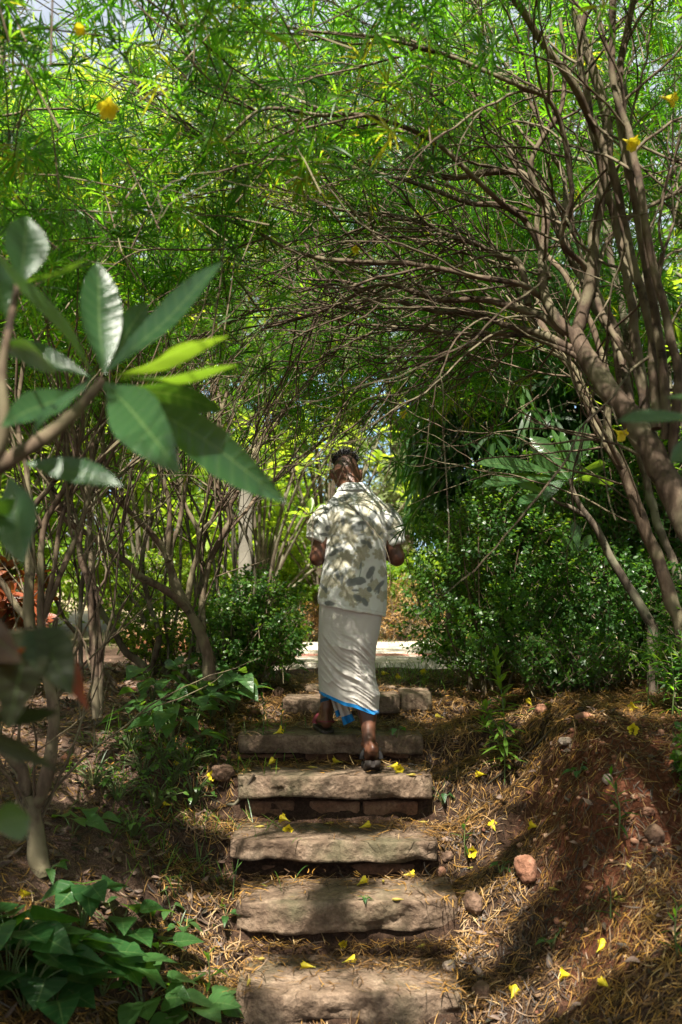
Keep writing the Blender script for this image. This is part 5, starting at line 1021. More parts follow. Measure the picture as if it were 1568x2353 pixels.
for b_, t_, w_, ro, dr, va, be in [((238, 862, 2.05), (222, 604, 2.15), 102, 20, .0, .30, .0), ((250, 856, 2.05), (548, 604, 1.95), 74, -38, .10, .25, -.06), ((262, 868, 2.03), (520, 768, 1.9), 66, 62, .05, .9, .04), ((268, 878, 2.02), (548, 845, 1.85), 62, 72, .05, .75, .0), ((240, 880, 2.0), (402, 1075, 1.72), 128, 5, .10, .55, .0),
        ((300, 915, 2.05), (640, 1142, 1.9), 108, 18, .12, .3, .0), ((262, 888, 2.1), (508, 940, 2.3), 72, 28, .1, .1, .0), ((180, 905, 1.98), (12, 980, 1.78), 80, 25, .15, .35, .0), ((222, 866, 2.03), (-25, 575, 1.8), 60, 58, .05, .9, .05), ((205, 868, 2.05), (-10, 780, 2.0), 60, 40, .1, .3, .0), ((250, 850, 2.1), (335, 695, 2.3), 80, 25, .05, .15, .0),
        ((60, 1068, 1.9), (278, 1118, 1.85), 70, -30, .15, .25, .0), ((25, 1100, 1.72), (52, 1290, 1.6), 105, 15, .05, .45, .0), ((50, 650, 1.95), (62, 498, 2.0), 104, 15, .0, .4, .0), ((222, 872, 2.0), (90, 1000, 1.75), 50, 60, .2, .3, 0.), ((20, 740, 1.9), (-30, 560, 1.9), 70, 30, 0., .4, 0.), ((45, 660, 1.9), (205, 595, 1.8), 30, 65, .1, .6, 0.), ((10, 800, 1.9), (130, 850, 1.75), 70, 40, .2, .15, 0.), ((280, 870, 2.05), (470, 775, 2.1), 40, 55, .1, .95, 0.), ((-60, 1200, 1.7), (40, 1140, 1.6), 60, 30, .1, .4, 0.)]:
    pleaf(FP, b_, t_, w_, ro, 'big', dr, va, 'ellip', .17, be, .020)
fl = thing('frangipani_sapling', A(-1.15, 1.5, float(ground(-1.15, 1.5))), 'single blurred green leaf poking in low at the edge beside the grey tree foot', 'plant')
fb = Buf(); tube(fb, spline([A(*fl.location), A(-.9, 1.5, -.1), P(-120, 1900, 1.6), P(-20, 1895, 1.6)], 16), np.linspace(.01, .004, 16), 8); obj('stem', fb, M['stem'], fl); pleaf(fl, (-30, 1898, 1.6), (72, 1878, 1.6), 92, 15, 'big', .1, .8)
CR = thing('croton_plant', A(-.95, 1.35, float(ground(-.95, 1.35))), 'near blurred croton with dark red and green leaves at the edge', 'plant')
fb = Buf(); tube(fb, spline([A(*CR.location), A(-.75, 1.5, 0), P(-150, 1560, 1.6), P(-20, 1470, 1.7), P(60, 1450, 1.75)], 24), np.linspace(.014, .005, 24), 8); tube(fb, spline([P(-150, 1600, 1.6), P(-40, 1650, 1.65), P(0, 1640, 1.7)], 10), .006, 8); obj('stem', fb, M['bark'], CR)
for b_, t_, w_, ro, dr, va in [((70, 1448, 1.75), (22, 1668, 1.58), 118, 10, .1, .25), ((80, 1448, 1.75), (158, 1590, 1.65), 112, -10, .15, .12), ((130, 1470, 1.75), (192, 1612, 1.7), 60, 35, .2, .92), ((-10, 1650, 1.7), (142, 1634, 1.65), 56, 40, .1, .0), ((-40, 1520, 1.7), (62, 1488, 1.65), 50, 50, .1, .88), ((-20, 1700, 1.7), (130, 1768, 1.6), 60, 45, .2, .05), ((-20, 1600, 1.7), (70, 1540, 1.75), 80, 30, .15, .6), ((-40, 1450, 1.7), (50, 1520, 1.6), 90, 20, .1, .4)]:
    pleaf(CR, b_, t_, w_, ro, 'croton', dr, va, 'ovate')
ER = thing('frangipani_tree', A(1.25, 1.9, float(ground(1.25, 1.9))), 'frangipani leaf tips entering at the red bank edge in front of the trunk', 'tree')
fb = Buf(); tube(fb, spline([A(*ER.location), A(1.2, 1.95, 0), P(1900, 1150, 2.0), P(1650, 985, 2.0)], 24), np.linspace(.022, .01, 24), 10); obj('branch', fb, M['bark'], ER)
for b_, t_, w_, ro, dr, va in [((1640, 965, 2.0), (1422, 968, 1.95), 60, 60, .08, .5), ((1650, 990, 2.0), (1546, 1062, 1.95), 52, 20, .1, .3), ((1640, 925, 2.), (1530, 912, 2.1), 30, 65, .05, .7)]: pleaf(ER, b_, t_, w_, ro, 'big', dr, va)
# ================================================================ GROUND PLANTS, LITTER, FLOWERS
def herb(name, q, label, mat, leaves_spec, L, W, prof, h, n, spread, seed, group, lo=20, hi=75, up=True, petiole=True, cat='plant', var=None, mid=True, ns=9, droop=(.1, .5), cup=.1, lean=(0, 0)):
    """stalked-leaf plant: n leaves on petioles from one root"""
    r = np.random.default_rng(seed); t = thing(name, q, label, cat, group); sb = Buf(); pts = []; ds = []; us = []; vs = []
    for k in range(n):
        a = k*2.4+r.uniform(-.5, .5); rr = spread*r.uniform(.35, 1.); hh = h*r.uniform(.55, 1.)*(1.1-.4*rr/spread)
        e = q+A(rr*math.cos(a)+lean[0], rr*math.sin(a)+lean[1], hh); gz = float(ground(e[0], e[1])); e[2] = max(e[2], gz+.03)
        out = nrm(A(math.cos(a), math.sin(a), 0)); tube(sb, spline([q+A(0, 0, -.01), q*.6+e*.4+A(0, 0, .3*hh)-out*0, e], 8), np.linspace(.0032, .0018, 8), 5, cap=False)
        pts.append(e-out*L*.12); g = math.radians(r.uniform(-10, 25)); ds.append(out*math.cos(g)+A(0, 0, -math.sin(g))); us.append(A(0, 0, 1)+r.normal(0, .25, 3)); vs.append(r.uniform(.2, .8) if var is None else np.clip(var+r.normal(0, .12), 0, 1))
    lb = Buf(); m = len(pts); leaves(lb, np.array(pts), np.array(ds), np.array(us), L*r.uniform(.65, 1.15, m), W*r.uniform(.7, 1.15, m), prof, ns, mid, r.uniform(*droop, m), r.normal(0, .06, m), cup, np.array(vs), wave=.02)
    obj('stem', sb, M['stem'], t); obj('foliage', lb, M[mat], t); return t
def seedling(q, h, n, L, W, label, seed, mat='oleander', lean=(0, 0), group=None, name='oleander_seedling', lo=30, hi=85, var=.45, branch=0):
    r = np.random.default_rng(seed); t = thing(name, q, label, 'plant', group); sb = Buf(); lb = Buf()
    def stemm(b0, e, n, L):
        st = spline([b0, b0*.5+e*.5+A(r.normal(0, .01), r.normal(0, .01), 0), e], 20); tube(sb, st, np.linspace(.0045, .002, 20), 6)
        k = np.arange(n); i = np.linspace(3, 19, n).astype(int); a = k*2.4; tt = k/max(1, n-1); el = np.radians(-5+65*tt**1.5+r.normal(0, 9, n))
        d = np.stack([np.cos(a)*np.cos(el), np.sin(a)*np.cos(el), np.sin(el)], -1); leaves(lb, st[i], d, A(0, 0, 1)+0*d, L*r.uniform(.7, 1.1, n)*(1-.35*tt**3), W, 'lance', 7, True, r.uniform(.05, .35, n), r.normal(0, .05, n), .15, np.clip(var+r.normal(0, .15, n), 0, 1))
    e = q+A(lean[0], lean[1], h); stemm(q+A(0, 0, -.01), e, n, L)
    for k in range(branch): b0 = q*(1-.25-.15*k)+e*(.25+.15*k); stemm(b0, b0+A(r.choice([-1, 1])*.1, r.normal(0, .05), .14), n//3, L*.8)
    obj('stem', sb, M['stem'], t); obj('foliage', lb, M[mat], t); return t
# broad-leaved clump by the left shrub
BL = 'broad-leaved plants under the left shrub'
for i, (vx, vy, n, lb) in enumerate([(330, 1700, 6, 'outermost broad-leaved plant of the clump, next to the paired dark stems'), (385, 1670, 8, 'tallest broad-leaved plant of the clump, big heart leaves facing the mulch'), (440, 1690, 8, 'broad-leaved plant with large flat leaves in the middle of the clump'), (490, 1655, 8, 'broad-leaved plant in the clump just under the dark shrub foot'),
        (535, 1640, 7, 'broad-leaved plant of the clump nearest the long dark slab'), (400, 1740, 6, 'low broad-leaved plant at the lower fringe of the clump'), (455, 1610, 7, 'broad-leaved plant against the slanting trunk foot'), (350, 1620, 6, 'dark broad-leaved plant at the back of the clump')]):
    herb('broad_leaved_plant', onground(vx, vy), lb, 'arrow', None, .15, .115, 'heart', .30, n+5, .20, 100+i, BL, var=.75, droop=(.05, .35))
for i, (vx, vy, lb) in enumerate([(590, 1575, 'dark creeper leaves at the foot of the green shrub'), (650, 1565, 'small lit creeper beside the path head'), (545, 1600, 'creeper sprawling between the shrub and the upper kerb stones')]):
    herb('creeper', onground(vx, vy), lb, 'arrow', None, .08, .055, 'heart', .18, 14, .20, 120+i, 'creepers at the shrub foot')
# near clump in the lower corner
NB = 'arrow-leaved plants in the near lower corner'
for i, (vx, vy, n, L, h, lb, va) in enumerate([(60, 2330, 6, .17, .24, 'near dark arrow-leaved plant at the very corner', .1), (150, 2260, 6, .16, .24, 'arrow-leaved plant with dark leaves beside the corner plant', .2), (235, 2290, 5, .19, .20, 'arrow-leaved plant with one big upright heart leaf', .45), (330, 2330, 6, .14, .12, 'arrow-leaved plant with pale-lit leaves along the bottom edge', .8),
        (190, 2140, 4, .13, .22, 'arrow-leaved plant holding up a round glossy leaf', .3), (280, 2170, 6, .12, .15, 'arrow-leaved plant between the round glossy leaf and the needle litter', .5), (350, 2210, 4, .11, .10, 'small arrow-leaved plant with mottled leaves at the clump\'s outer rim', .75), (30, 2190, 6, .11, .16, 'arrow-leaved plant below the near grey tree', .45), (450, 2345, 4, .14, .07, 'flat bright arrow-shaped leaves touching the corner of the lowest slab', .85), (120, 2345, 5, .16, .18, 'low dark arrow-leaved plant along the bottom edge', .15), (20, 2280, 5, .17, .3, 'tall dark arrow-leaved plant at the picture edge', .1)]):
    herb('arrow_leaved_plant', G(vx, vy), lb, 'arrow', None, L*1.1, L*1.0, 'heart', h*1.1, n+4, .17, 140+i, NB, var=va, droop=(.03, .3))
for i, (vx, vy, n, L, lb, va) in enumerate([(165, 1925, 4, .12, 'pale veined leaves low beside the near grey tree', .95), (205, 1905, 3, .10, 'second pale veined plant just right of the first, beside the grey tree', .8), (425, 2150, 5, .07, 'little pale-green sprout in the needles left of the pinkish slab', .8), (395, 2110, 3, .06, 'tiny pale sprout above the little one left of the pinkish slab', .75), (520, 2120, 3, .06, 'two pale leaves at the end of the pinkish slab', .7),
        (1018, 1845, 5, .06, 'bluish round-leaved sprig at the outer end of the squared slab', .4), (912, 1700, 4, .055, 'bluish leaves sprouting on the long dark slab by the calf', .4), (838, 2140, 7, .028, 'tiny ivy-like sprig against the pinkish slab face', .5), (1330, 1790, 6, .05, 'small green sprout growing out of the dark face of the red mound', .5), (1150, 2010, 5, .05, 'small sprout in the needles between the thin slab and the terracotta stone', .6), (1270, 2180, 5, .045, 'tiny sprout in the needles near the large bright trumpet', .55), (1240, 1640, 4, .05, 'small round leaves on the crest of the red mound', .7), (110, 2010, 5, .07, 'sprout at the foot of the near grey tree', .6)]):
    herb('sprout', G(vx, vy), lb, 'arrow', None, L, L*.75, 'heart', L*1.1, n, L*.9, 160+i, 'small sprouts in the litter', var=va)
WD = 'small weeds on the left bank'
for i, (vx, vy, lb) in enumerate([(330, 1790, 'weed patch of round leaflets below the broad-leaved clump'), (395, 1805, 'weed with clover leaflets in front of the clump'), (445, 1850, 'weed beside a fallen flower on the left bank'), (300, 1730, 'bright weed next to the foot of the paired stems'), (360, 1860, 'low weed between grass and the left bank litter'), (430, 1770, 'weed at the end of the brown cobble'), (270, 1840, 'weed on the dark mulch'), (215, 1810, 'upright bright green weed beside the grey tree fork'), (480, 1740, 'weed close to the long dark slab'), (310, 1925, 'weed in the middle of the left bank'), (375, 1760, 'pale-flecked weed under the broad leaves')]):
    herb('weed', G(vx, vy), lb, 'small', None, .034, .026, 'ovate', .16, 26, .17, 180+i, WD, mid=False, ns=5, var=.7)
OS = 'oleander seedlings'
seedling(G(1160, 1800), .66, 58, .155, .024, 'tall narrow-leaved seedling standing in the litter before the red mound', 201, 'small', lean=(-.03, .05), group=OS, branch=2, var=1.)
seedling(G(1422, 1925), .26, 16, .12, .013, 'dark blurred seedling low on the face of the red mound', 202, lean=(-.03, 0), group=OS, var=.2)
seedling(G(1070, 1972), .15, 9, .09, .011, 'little dark seedling by the end of the thin pale slab', 203, group=OS, var=.15)
seedling(G(603, 1745), .22, 16, .09, .011, 'seedling in front of the long dark slab', 204, group=OS, var=.35)
seedling(G(648, 1745), .15, 12, .08, .010, 'second seedling in front of the long dark slab, nearer the middle', 205, group=OS, var=.25)
seedling(G(478, 2285), .15, 9, .12, .014, 'bright seedling in the near litter left of the lowest slab', 206, group=OS, var=.75)
seedling(G(1545, 1650), .34, 22, .10, .012, 'seedling at the crest of the red mound by the picture edge', 207, group=OS, var=.5)
seedling(G(1490, 1630), .30, 20, .10, .012, 'seedling on the crest of the red mound under the slanting trunk', 208, group=OS, var=.6)
seedling(G(1405, 2110), .08, 7, .09, .010, 'dark seedling lost in the needles under the red mound', 209, group=OS, var=.1)
seedling(G(1558, 2200), .18, 10, .09, .010, 'grey-green seedling at the outer edge of the needle litter', 210, group=OS, var=.3)
# grass
def grass(n, cx, cy, rx, ry, L, seed, label, mat='grass', W=.005):
    r = np.random.default_rng(seed); p = np.stack([cx+r.normal(0, rx, n), cy+r.normal(0, ry, n)], -1); p = np.column_stack([p, surf(p[:, 0], p[:, 1])]); a = r.uniform(0, 6.28, n); e = np.radians(r.uniform(25, 80, n))
    d = np.stack([np.cos(a)*np.cos(e), np.sin(a)*np.cos(e), np.sin(e)], -1); b = Buf(); leaves(b, p, d, A(0, 0, 1)+r.normal(0, .2, (n, 3)), L*r.uniform(.5, 1.2, n), W, 'linear', 5, False, r.uniform(.1, .5, n), 0., .1, r.random(n))
    tag(obj('grass', b, M[mat]), label, kind='stuff')
q = P(960, 1545, 7.2); grass(420, q[0], 7.2, .22, .3, .13, 301, 'thin grass growing between the path and the clipped shrub')
q = G(390, 1900); grass(330, q[0], q[1], .28, .28, .17, 302, 'fine grass blades over the litter of the left bank')
q = G(420, 1740); grass(240, q[0], q[1], .25, .2, .20, 303, 'longer grass in front of the broad-leaved clump')
grass(800, .9, 10.6, 1.0, .25, .16, 304, 'sunlit dry grass along the far edge of the path', 'dry', .006)
grass(500, -.7, 10.0, .8, .3, .14, 305, 'sunlit green grass along the far edge of the path')

# ---- needle litter
def on_slab(x, y):
    k = np.zeros(len(x), bool)
    for s in SLABS: k |= (x > s['x0']) & (x < s['x1']) & (y > s['y']) & (y < s['y']+s['tread'])
    return k
def litter(n, seed):
    r = np.random.default_rng(seed); y = r.uniform(2.7, 7.3, n); x = r.uniform(-2.6, 2.1, n)*np.clip(.42*y, .9, 2)/1.5
    lf = sstep((-x-.55)/.5)*sstep((y-3.5)/.7); mound = sstep((x-.92)/.25)*sstep((y-4.05)/.25)*(y < 5.2); face = mound*(y < 4.75)
    pr = 1-.80*lf-.72*face-.35*(mound-face); os_ = on_slab(x, y); 
    po = np.full(n, .05)
    for s in SLABS:
        tt = (y-s['y'])/s['tread']; ee = np.minimum(x-s['x0'], s['x1']-x); po = np.maximum(po, np.where((tt > .42) & (tt <= 1), .9*sstep((tt-.42)/.35), 0)); po = np.maximum(po, .8*sstep((.13-ee)/.10)*(np.abs(tt-.5) < .5))
    pr = np.where(os_, np.maximum(po*(vnoise(np.stack([x*6, y*6, x*0], -1), 77)*.6+.7), .05), pr); cl = .5+.9*(fbm(np.stack([x*2.2, y*2.2, x*0], -1), 3, 5)+.35); k = r.random(n) < pr*np.clip(cl, .15, 1.2)
    x, y = x[k], y[k]; n = len(x); z = surf(x, y)+r.gamma(1.2, .006, n)
    for s in SLABS:    # swept into the corner at the back of each tread
        pass
    e = .03; gx = (ground0(x+e, y)-ground0(x-e, y))/(2*e); gy = (ground0(x, y+e)-ground0(x, y-e))/(2*e); os_ = on_slab(x, y); gx[os_] = 0; gy[os_] = 0
    N = nrm(np.stack([-gx, -gy, 1+0*gx], -1)); a = r.uniform(0, 2*np.pi, n); d = np.stack([np.cos(a), np.sin(a), gx*np.cos(a)+gy*np.sin(a)+r.normal(.05, .16, n)], -1)
    L = r.uniform(.028, .085, n); W = r.uniform(.0026, .0058, n); bend = r.normal(0, .5, n)
    var = np.clip(r.normal(.47, .27, n)+.18*vnoise(np.stack([x*4, y*4, x*0], -1), 8), 0, 1)
    b = Buf(); leaves(b, np.stack([x, y, z+.003], -1), d, N+r.normal(0, .35, (n, 3)), L, W, 'strip', 6, False, r.normal(-.02, .12, n), bend, r.uniform(-.3, .4, n)[:, None, None] if False else .25, var)
    tag(obj('leaf_litter', b, M['dry']), 'thick litter of fallen dry narrow leaves around the steps', kind='stuff')
litter(260000, 401)
def dead(n, seed, x0, x1, y0, y1, L, label, dens=None):
    r = np.random.default_rng(seed); x = r.uniform(x0, x1, n); y = r.uniform(y0, y1, n); a = r.uniform(0, 6.28, n); k = ~on_slab(x, y); x, y, a = x[k], y[k], a[k]; n = len(x)
    b = Buf(); leaves(b, np.stack([x, y, surf(x, y)+r.uniform(.004, .014, n)], -1), np.stack([np.cos(a), np.sin(a), r.normal(.1, .25, n)], -1), A(0, 0, 1)+r.normal(0, .5, (n, 3)), L*r.uniform(.5, 1.3, n), L*.45*r.uniform(.6, 1.2, n), 'ovate', 7, True, r.normal(0, .2, n), r.normal(0, .15, n), r.choice([-1, 1])*.3, r.random(n), wave=.04)
    tag(obj('dead_leaf_litter', b, M['deadbroad']), label, kind='stuff')
dead(3400, 402, -2.6, -.55, 3.4, 8.2, .06, 'brown broken leaf mulch on the left bank')
dead(900, 403, -1.2, 1.4, 2.9, 5.8, .055, 'scattered broad dead leaves among the needles near the steps')
dead(700, 404, -2.6, 2.2, 5.6, 7.6, .05, 'dead leaves around the head of the steps')
def pebbles(n, seed):
    r = np.random.default_rng(seed); bm = bmesh.new(); bmesh.ops.create_icosphere(bm, subdivisions=1, radius=1); V0 = np.array([v.co[:] for v in bm.verts]); F0 = np.array([[v.index for v in f.verts] for f in bm.faces]); bm.free(); b = Buf()
    x = np.concatenate([r.uniform(.85, 1.75, n), r.uniform(-2.2, -.7, n), r.uniform(-.8, 1, n//3)]); y = np.concatenate([r.uniform(4.1, 5.1, n), r.uniform(5, 8.5, n), r.uniform(3.4, 6.9, n//3)]); k = ~on_slab(x, y); x, y = x[k], y[k]; z = surf(x, y)
    for i in range(len(x)):
        s = r.gamma(2., .0026)+.002; V = V0*(1+.25*r.normal(0, 1, (len(V0), 1)))*A(s*1.3, s, s*.8); b.add(V@np.array(Matrix.Rotation(r.uniform(0, 6), 3, 'Z'))+A(x[i], y[i], z[i]+s*.3), F0, 0, np.full((len(V0), 3), r.random()))
    m, nt, out = newmat('mixed_gravel'); T = NT(nt); v = T.n('SeparateXYZ', {0: T.n('Attribute', attribute_name='lv').outputs['Vector']}).outputs[2]
    bs = T.n('BsdfPrincipled', {'Base Color': T.ramp(v, [(0, (.13, .05, .025)), (.5, (.24, .10, .055)), (.85, (.36, .2, .12)), (1, (.46, .34, .24))]), 'Roughness': .9}); nt.links.new(bs.outputs[0], out.inputs[0])
    tag(obj('gravel', b, m), 'crumbs of red earth and gravel on the mound and slopes', kind='stuff')
pebbles(420, 405)
# ---- fallen yellow trumpet flowers
m, nt, out = newmat('yellow_petal'); T = NT(nt); sp = T.n('SeparateXYZ', {0: T.n('Attribute', attribute_name='lv').outputs['Vector']})
c = T.ramp(sp.outputs[1], [(0, (.34, .36, .05)), (.3, (.62, .52, .03)), (1, (.80, .62, .02))]); b_ = T.n('BsdfPrincipled', {'Base Color': c, 'Roughness': .5}); tr = T.n('BsdfTranslucent', {'Color': (.85, .7, .03, 1)})
nt.links.new(T.n('MixShader', {0: .35, 1: b_.outputs[0], 2: tr.outputs[0]}).outputs[0], out.inputs[0]); M['petal'] = m
M['wilted'] = leafmat('wilted_petal', [(0, (.38, .30, .05)), (1, (.5, .38, .05))], [(0, (.5, .4, .05)), (1, (.6, .45, .05))], .6, .3)
def flower_mesh(kind, seed):
    r = np.random.default_rng(seed); b = Buf(); n = 30; an = np.linspace(0, 2*np.pi, n, endpoint=False); L = .055
    if kind == 'open': zz = [0, .012, .022, .034, .044, .052, .055]; rr = [.0022, .0028, .0045, .009, .0135, .020, .026]
    elif kind == 'funnel': zz = [0, .012, .024, .036, .046, .056, .060]; rr = [.0022, .003, .0055, .0095, .0125, .0155, .0175]
    else: zz = [0, .012, .024, .034, .044, .052, .058]; rr = [.0022, .003, .006, .0085, .0085, .006, .0025]
    rows = []
    for i, (z, ra) in enumerate(zip(zz, rr)):
        t = i/6; lob = 1+(.28 if kind != 'closed' else .12)*t**2*np.abs(np.cos(2.5*an+.3+t*.8))-.10*t; tw = an+t*.7
        rad = ra*lob*(1+.06*r.normal(0, 1, n)*t); rows.append(np.stack([rad*np.cos(tw), rad*np.sin(tw), z+.010*t**3*np.abs(np.cos(2.5*an+.3))+0*an], -1))
    V, F = grid(np.array(rows)); at = np.zeros((len(V), 3)); at[:, 1] = np.repeat(np.linspace(0, 1, 7), n); b.add(V, F, 0, at)
    b.add(np.vstack([rows[0], rows[0].mean(0)]), np.stack([np.full(n, n), (np.arange(n)+1) % n, np.arange(n)], -1))
    return b.mesh('trumpet_flower', [M['petal' if kind != 'closed' else 'wilted']])
FM = {k: [flower_mesh(k, s) for s in (1, 2)] for k in ('open', 'funnel', 'closed')}
def flower(vx, vy, kind, ang, tilt, label, sc=1.):
    """ang: heading on the ground in degrees (0 = to the right of the steps), tilt: rise of the mouth"""
    q = G(vx, vy); o = obj('fallen_flower', FM[kind][int(vx) % 2]); a = math.radians(ang); t = math.radians(tilt*.45)
    dv = Vector((math.cos(a)*math.cos(t), math.sin(a)*math.cos(t), math.sin(t))); o.rotation_euler = dv.to_track_quat('Z', 'Y').to_euler(); s = sc*.9*(.88 if kind == 'closed' else 1); o.scale = (s, s, s)
    back = -dv*.03*s; o.location = Vector((q[0], q[1], q[2]+.014*s))+Vector((back.x, back.y, max(0, -dv.z*.03)))
    return tag(o, label, 'flower', 'fallen yellow trumpet flowers')
for a in [
 (414, 1762, 'funnel', 170, 10, 'fallen yellow trumpet by the weeds, mouth turned from the steps'), (638, 1752, 'open', 20, 40, 'upright open flower of the pair at the back of the squared slab'), (620, 1764, 'funnel', 60, 50, 'lower flower of the pair at the back of the squared slab'), (632, 1771, 'closed', 0, 0, 'flat bud lying in front of the pair on the squared slab'),
 (552, 1757, 'open', 110, 30, 'yellow flower by the end of the squared slab, behind the brown cobble'), (535, 1752, 'closed', 160, 5, 'wilted flower touching the flower behind the brown cobble'), (492, 1792, 'open', 250, 20, 'crumpled yellow flower just below the brown cobble'), (520, 1800, 'closed', 20, 0, 'closed pale bud right of the crumpled flower under the cobble'),
 (385, 1857, 'open', 200, 30, 'big crumpled yellow flower among the grass of the left bank'), (425, 1887, 'closed', 50, 10, 'closed yellow bud upper of two below the left bank grass'), (447, 1900, 'closed', 30, 0, 'closed pale bud lower of two below the left bank grass'), (658, 1893, 'open', 150, 35, 'flower lying on top of another at the back of the thin pale slab'),
 (664, 1912, 'open', 265, 5, 'flower hanging over the edge of the thin pale slab'), (595, 1905, 'closed', 10, 0, 'pale bud at the weedy back corner of the thin pale slab'), (525, 1930, 'closed', 300, 20, 'pale bud at the ragged end of the thin pale slab'), (65, 2065, 'funnel', 230, 25, 'yellow flower below the near grey tree'),
 (107, 2140, 'funnel', 270, 30, 'yellow flower among the near arrow-leaved plants'), (115, 2300, 'funnel', 80, 30, 'yellow flower deep in the near corner leaves'), (712, 2228, 'funnel', 165, 10, 'trumpet flower at the back of the lowest slab, mouth to the litter'), (595, 2210, 'closed', 0, 5, 'pale yellow bud left behind the lowest slab'),
 (571, 2267, 'closed', 80, 20, 'small bud at the corner of the lowest slab'), (440, 1730, 'open', 200, 20, 'small yellow flower under the grass by the long dark slab'), (525, 1743, 'closed', 90, 40, 'upright bud in the needles by the riser stones'), (720, 1768, 'closed', 170, 0, 'pale bud lying mid squared slab'),
 (777, 1757, 'open', 175, 20, 'open flower at the back of the squared slab near the trailing foot'), (755, 1897, 'closed', 20, 0, 'half-buried bud at the middle back of the thin pale slab'), (959, 1620, 'funnel', 170, 20, 'yellow trumpet beside the mossy kerb stone'), (1014, 1656, 'funnel', 150, 20, 'yellow trumpet in the needles right of the long dark slab'),
 (900, 1767, 'funnel', 10, 5, 'long flower touching the trailing sandal'), (918, 1774, 'open', 265, 10, 'flower facing out beside the long one at the trailing sandal'), (1109, 1792, 'funnel', 195, 10, 'yellow flower in the litter below the tall seedling'), (1051, 1735, 'closed', 30, 10, 'small yellow bud beside the riser stones on the mound side'),
 (1219, 1625, 'funnel', 100, 40, 'pale upright flower on the crest of the red mound'), (1461, 1634, 'open', 200, 20, 'blurred bright flower upper of two by the round-leaved sprig'), (1454, 1687, 'open', 260, 30, 'blurred bright star flower lower of two by the round-leaved sprig'), (836, 1907, 'funnel', 30, 20, 'yellow flower on the thin pale slab'),
 (944, 1882, 'closed', 10, 0, 'bud by the lit needles under the squared slab, upper of two'), (971, 1894, 'closed', 350, 0, 'bud by the lit needles under the squared slab, lower of two'), (1136, 1915, 'open', 95, 40, 'trumpet standing mouth up in the litter above the terracotta stone'), (1231, 1907, 'open', 160, 25, 'wide open trumpet lying in the litter below the red mound'),
 (1084, 1967, 'open', 265, 20, 'open flower facing out near the end of the thin pale slab'), (1084, 2000, 'closed', 20, 0, 'plain yellow bud just below the open flower near the thin pale slab'), (936, 2017, 'funnel', 10, 5, 'long trumpet in the needles behind the pinkish slab'), (829, 2037, 'funnel', 50, 25, 'trumpet lying at the back edge of the pinkish slab'),
 (881, 2032, 'closed', 270, 20, 'round bud end-on at the back of the pinkish slab'), (1061, 2056, 'closed', 10, 0, 'yellow bud at the corner of the pinkish slab'), (1446, 2002, 'closed', 100, 30, 'pale bud on the dark litter under the mound'), (1276, 2052, 'closed', 150, 5, 'long yellow bud right below the terracotta stone'),
 (1416, 2064, 'closed', 60, 20, 'upper bud of a touching pair in the needles'), (1424, 2077, 'closed', 320, 10, 'lower bud of a touching pair in the needles'), (916, 2157, 'closed', 180, 0, 'yellow bud below the face of the pinkish slab'), (794, 2175, 'funnel', 250, 5, 'crumpled yellow flower between the two lowest slabs'),
 (966, 2182, 'closed', 30, 10, 'tiny bud beside a curled dead leaf above the lowest slab'), (799, 2217, 'funnel', 30, 10, 'yellow flower at the back of the lowest slab, middle'), (1379, 2195, 'open', 45, 35, 'large bright trumpet in the lit needles near the bottom'), (1306, 2253, 'open', 170, 15, 'large pale trumpet left of the near half-closed flower'),
 (1394, 2277, 'funnel', 110, 15, 'half-closed flower below the large bright trumpet'), (1179, 2300, 'open', 60, 40, 'near trumpet at the bottom, closest to the lowest slab'), (921, 1563, 'open', 200, 20, 'wilted yellow flower at the path head, right of the cloth'), (889, 1552, 'funnel', 160, 10, 'yellow flower on the pavers close to the cloth'), (976, 1552, 'open', 250, 30, 'yellow flower caught in the grass at the clipped shrub')]:
    flower(*a)
# flowers still on the trees (parts of their tree)
for vx, vy, d, T_, sc in ((250, 238, 2.75, TX, 1.), (1432, 320, 3.6, TA, 1.), (1515, 222, 3.3, TA, .9), (818, 566, 4.2, TA, .6), (910, 945, 6.2, TB, 1.), (1408, 985, 3.7, TA, .9), (1462, 1000, 4.5, TB, 1.), (195, 62, 2.8, TX, .6)):
    o = obj('flower', FM['open'][int(vx) % 2], parent=T_.root); p = P(vx, vy, d); o.location = p; o.rotation_euler = Vector((RNG.normal(0, 1), -.6, -.5)).to_track_quat('Z', 'Y').to_euler(); o.scale = (sc,)*3
# bits of wood on the ground
def stick(pts, r, label):
    b = Buf(); q = spline(np.array([G(*p)+A(0, 0, .012) for p in pts]), 20); tube(b, q, np.linspace(r, r*.6, 20), 7, knob=.2); tag(obj('fallen_stick', b, M['barkgrey']), label, 'stick', 'dry sticks on the ground')
stick([(1310, 1635), (1260, 1690), (1190, 1755), (1120, 1810)], .006, 'long thin grey stick slanting down off the red mound')
stick([(270, 1640), (320, 1615), (365, 1590)], .012, 'thick dead stick lying on the mulch behind the paired stems')
stick([(440, 1800), (470, 1830), (505, 1850)], .005, 'short stick in the litter below the brown cobble')
stick([(520, 1855), (545, 1850), (585, 1852)], .012, 'broken bit of bark beside the reddish blocks')
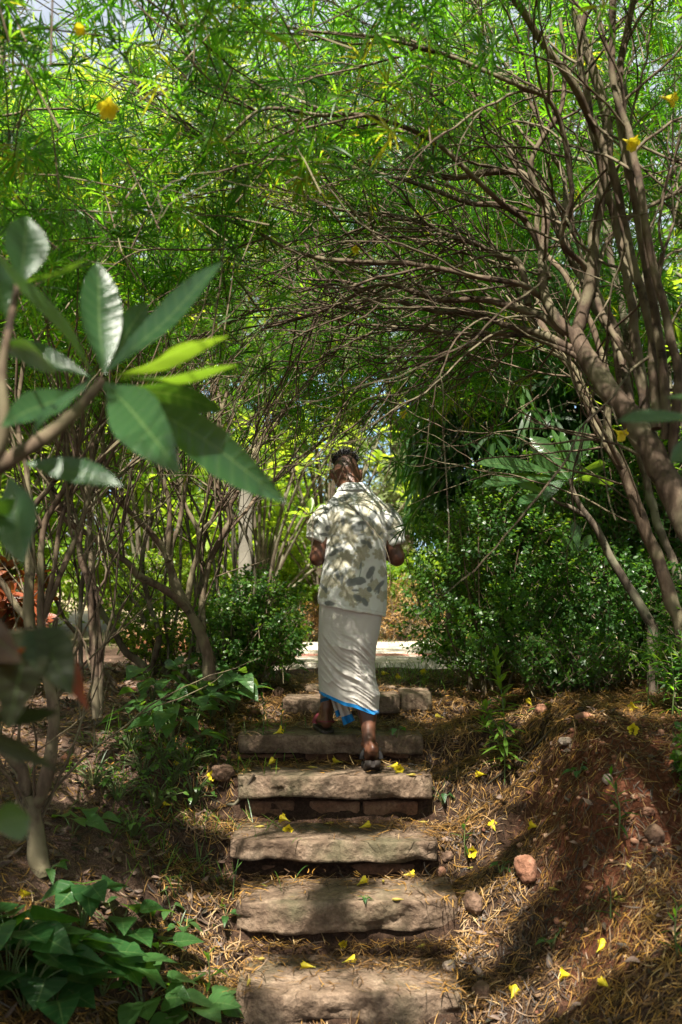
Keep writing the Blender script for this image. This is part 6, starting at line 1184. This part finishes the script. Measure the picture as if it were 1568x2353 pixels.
# ================================================================ LIGHT, CAMERA
w = bpy.data.worlds.new('World'); SC.world = w; w.use_nodes = True; nt = w.node_tree
bg = nt.nodes['Background']; sky = nt.nodes.new('ShaderNodeTexSky'); sky.sky_type = 'NISHITA'; sky.sun_disc = False
el = math.asin(SUN[2]); az = math.atan2(SUN[0], SUN[1])
sky.sun_elevation = el; sky.sun_rotation = az; sky.air_density = 1.3; sky.dust_density = 5.; sky.ozone_density = 1.
T = NT(nt); gen = T.n('TexCoord').outputs['Generated']
cl = T.ramp(T.noise(2.6, 6, .6, gen), [(.40, (0, 0, 0)), (.62, (1, 1, 1))])
nt.links.new(T.mix(T.math('MULTIPLY_ADD', cl, .5, .3), sky.outputs[0], (7., 7.4, 8.)), bg.inputs[0]); bg.inputs[1].default_value = SKY_STRENGTH
ld = bpy.data.lights.new('sun', 'SUN'); ld.energy = SUN_STRENGTH; ld.angle = math.radians(.53); ld.color = (1, .94, .83)
lo = bpy.data.objects.new('sun', ld); COL.objects.link(lo); lo.rotation_euler = Vector(-SUN).to_track_quat('-Z', 'Y').to_euler(); lo.location = (0, 0, 20)
cd = bpy.data.cameras.new('camera'); co = bpy.data.objects.new('camera', cd); COL.objects.link(co); SC.camera = co
co.location = (0, 0, CAMZ); co.rotation_euler = (math.pi/2+PITCH, 0, 0)
cd.sensor_fit = 'VERTICAL'; cd.sensor_height = 36; cd.sensor_width = 24; cd.lens = FPX/2353*36; cd.clip_start = .05; cd.clip_end = 500
cd.dof.use_dof = True; cd.dof.focus_distance = 5.35; cd.dof.aperture_fstop = 2.2
SC.view_settings.view_transform = 'Standard'; SC.view_settings.look = 'None'; SC.view_settings.gamma = 1; SC.view_settings.exposure = EXPOSURE
SC.cycles.max_bounces = 8; SC.cycles.diffuse_bounces = 4; SC.cycles.transmission_bounces = 5; SC.cycles.glossy_bounces = 2; SC.cycles.transparent_max_bounces = 4
SC.cycles.use_denoising = True; SC.cycles.caustics_reflective = False; SC.cycles.caustics_refractive = False; SC.cycles.sample_clamp_indirect = 6
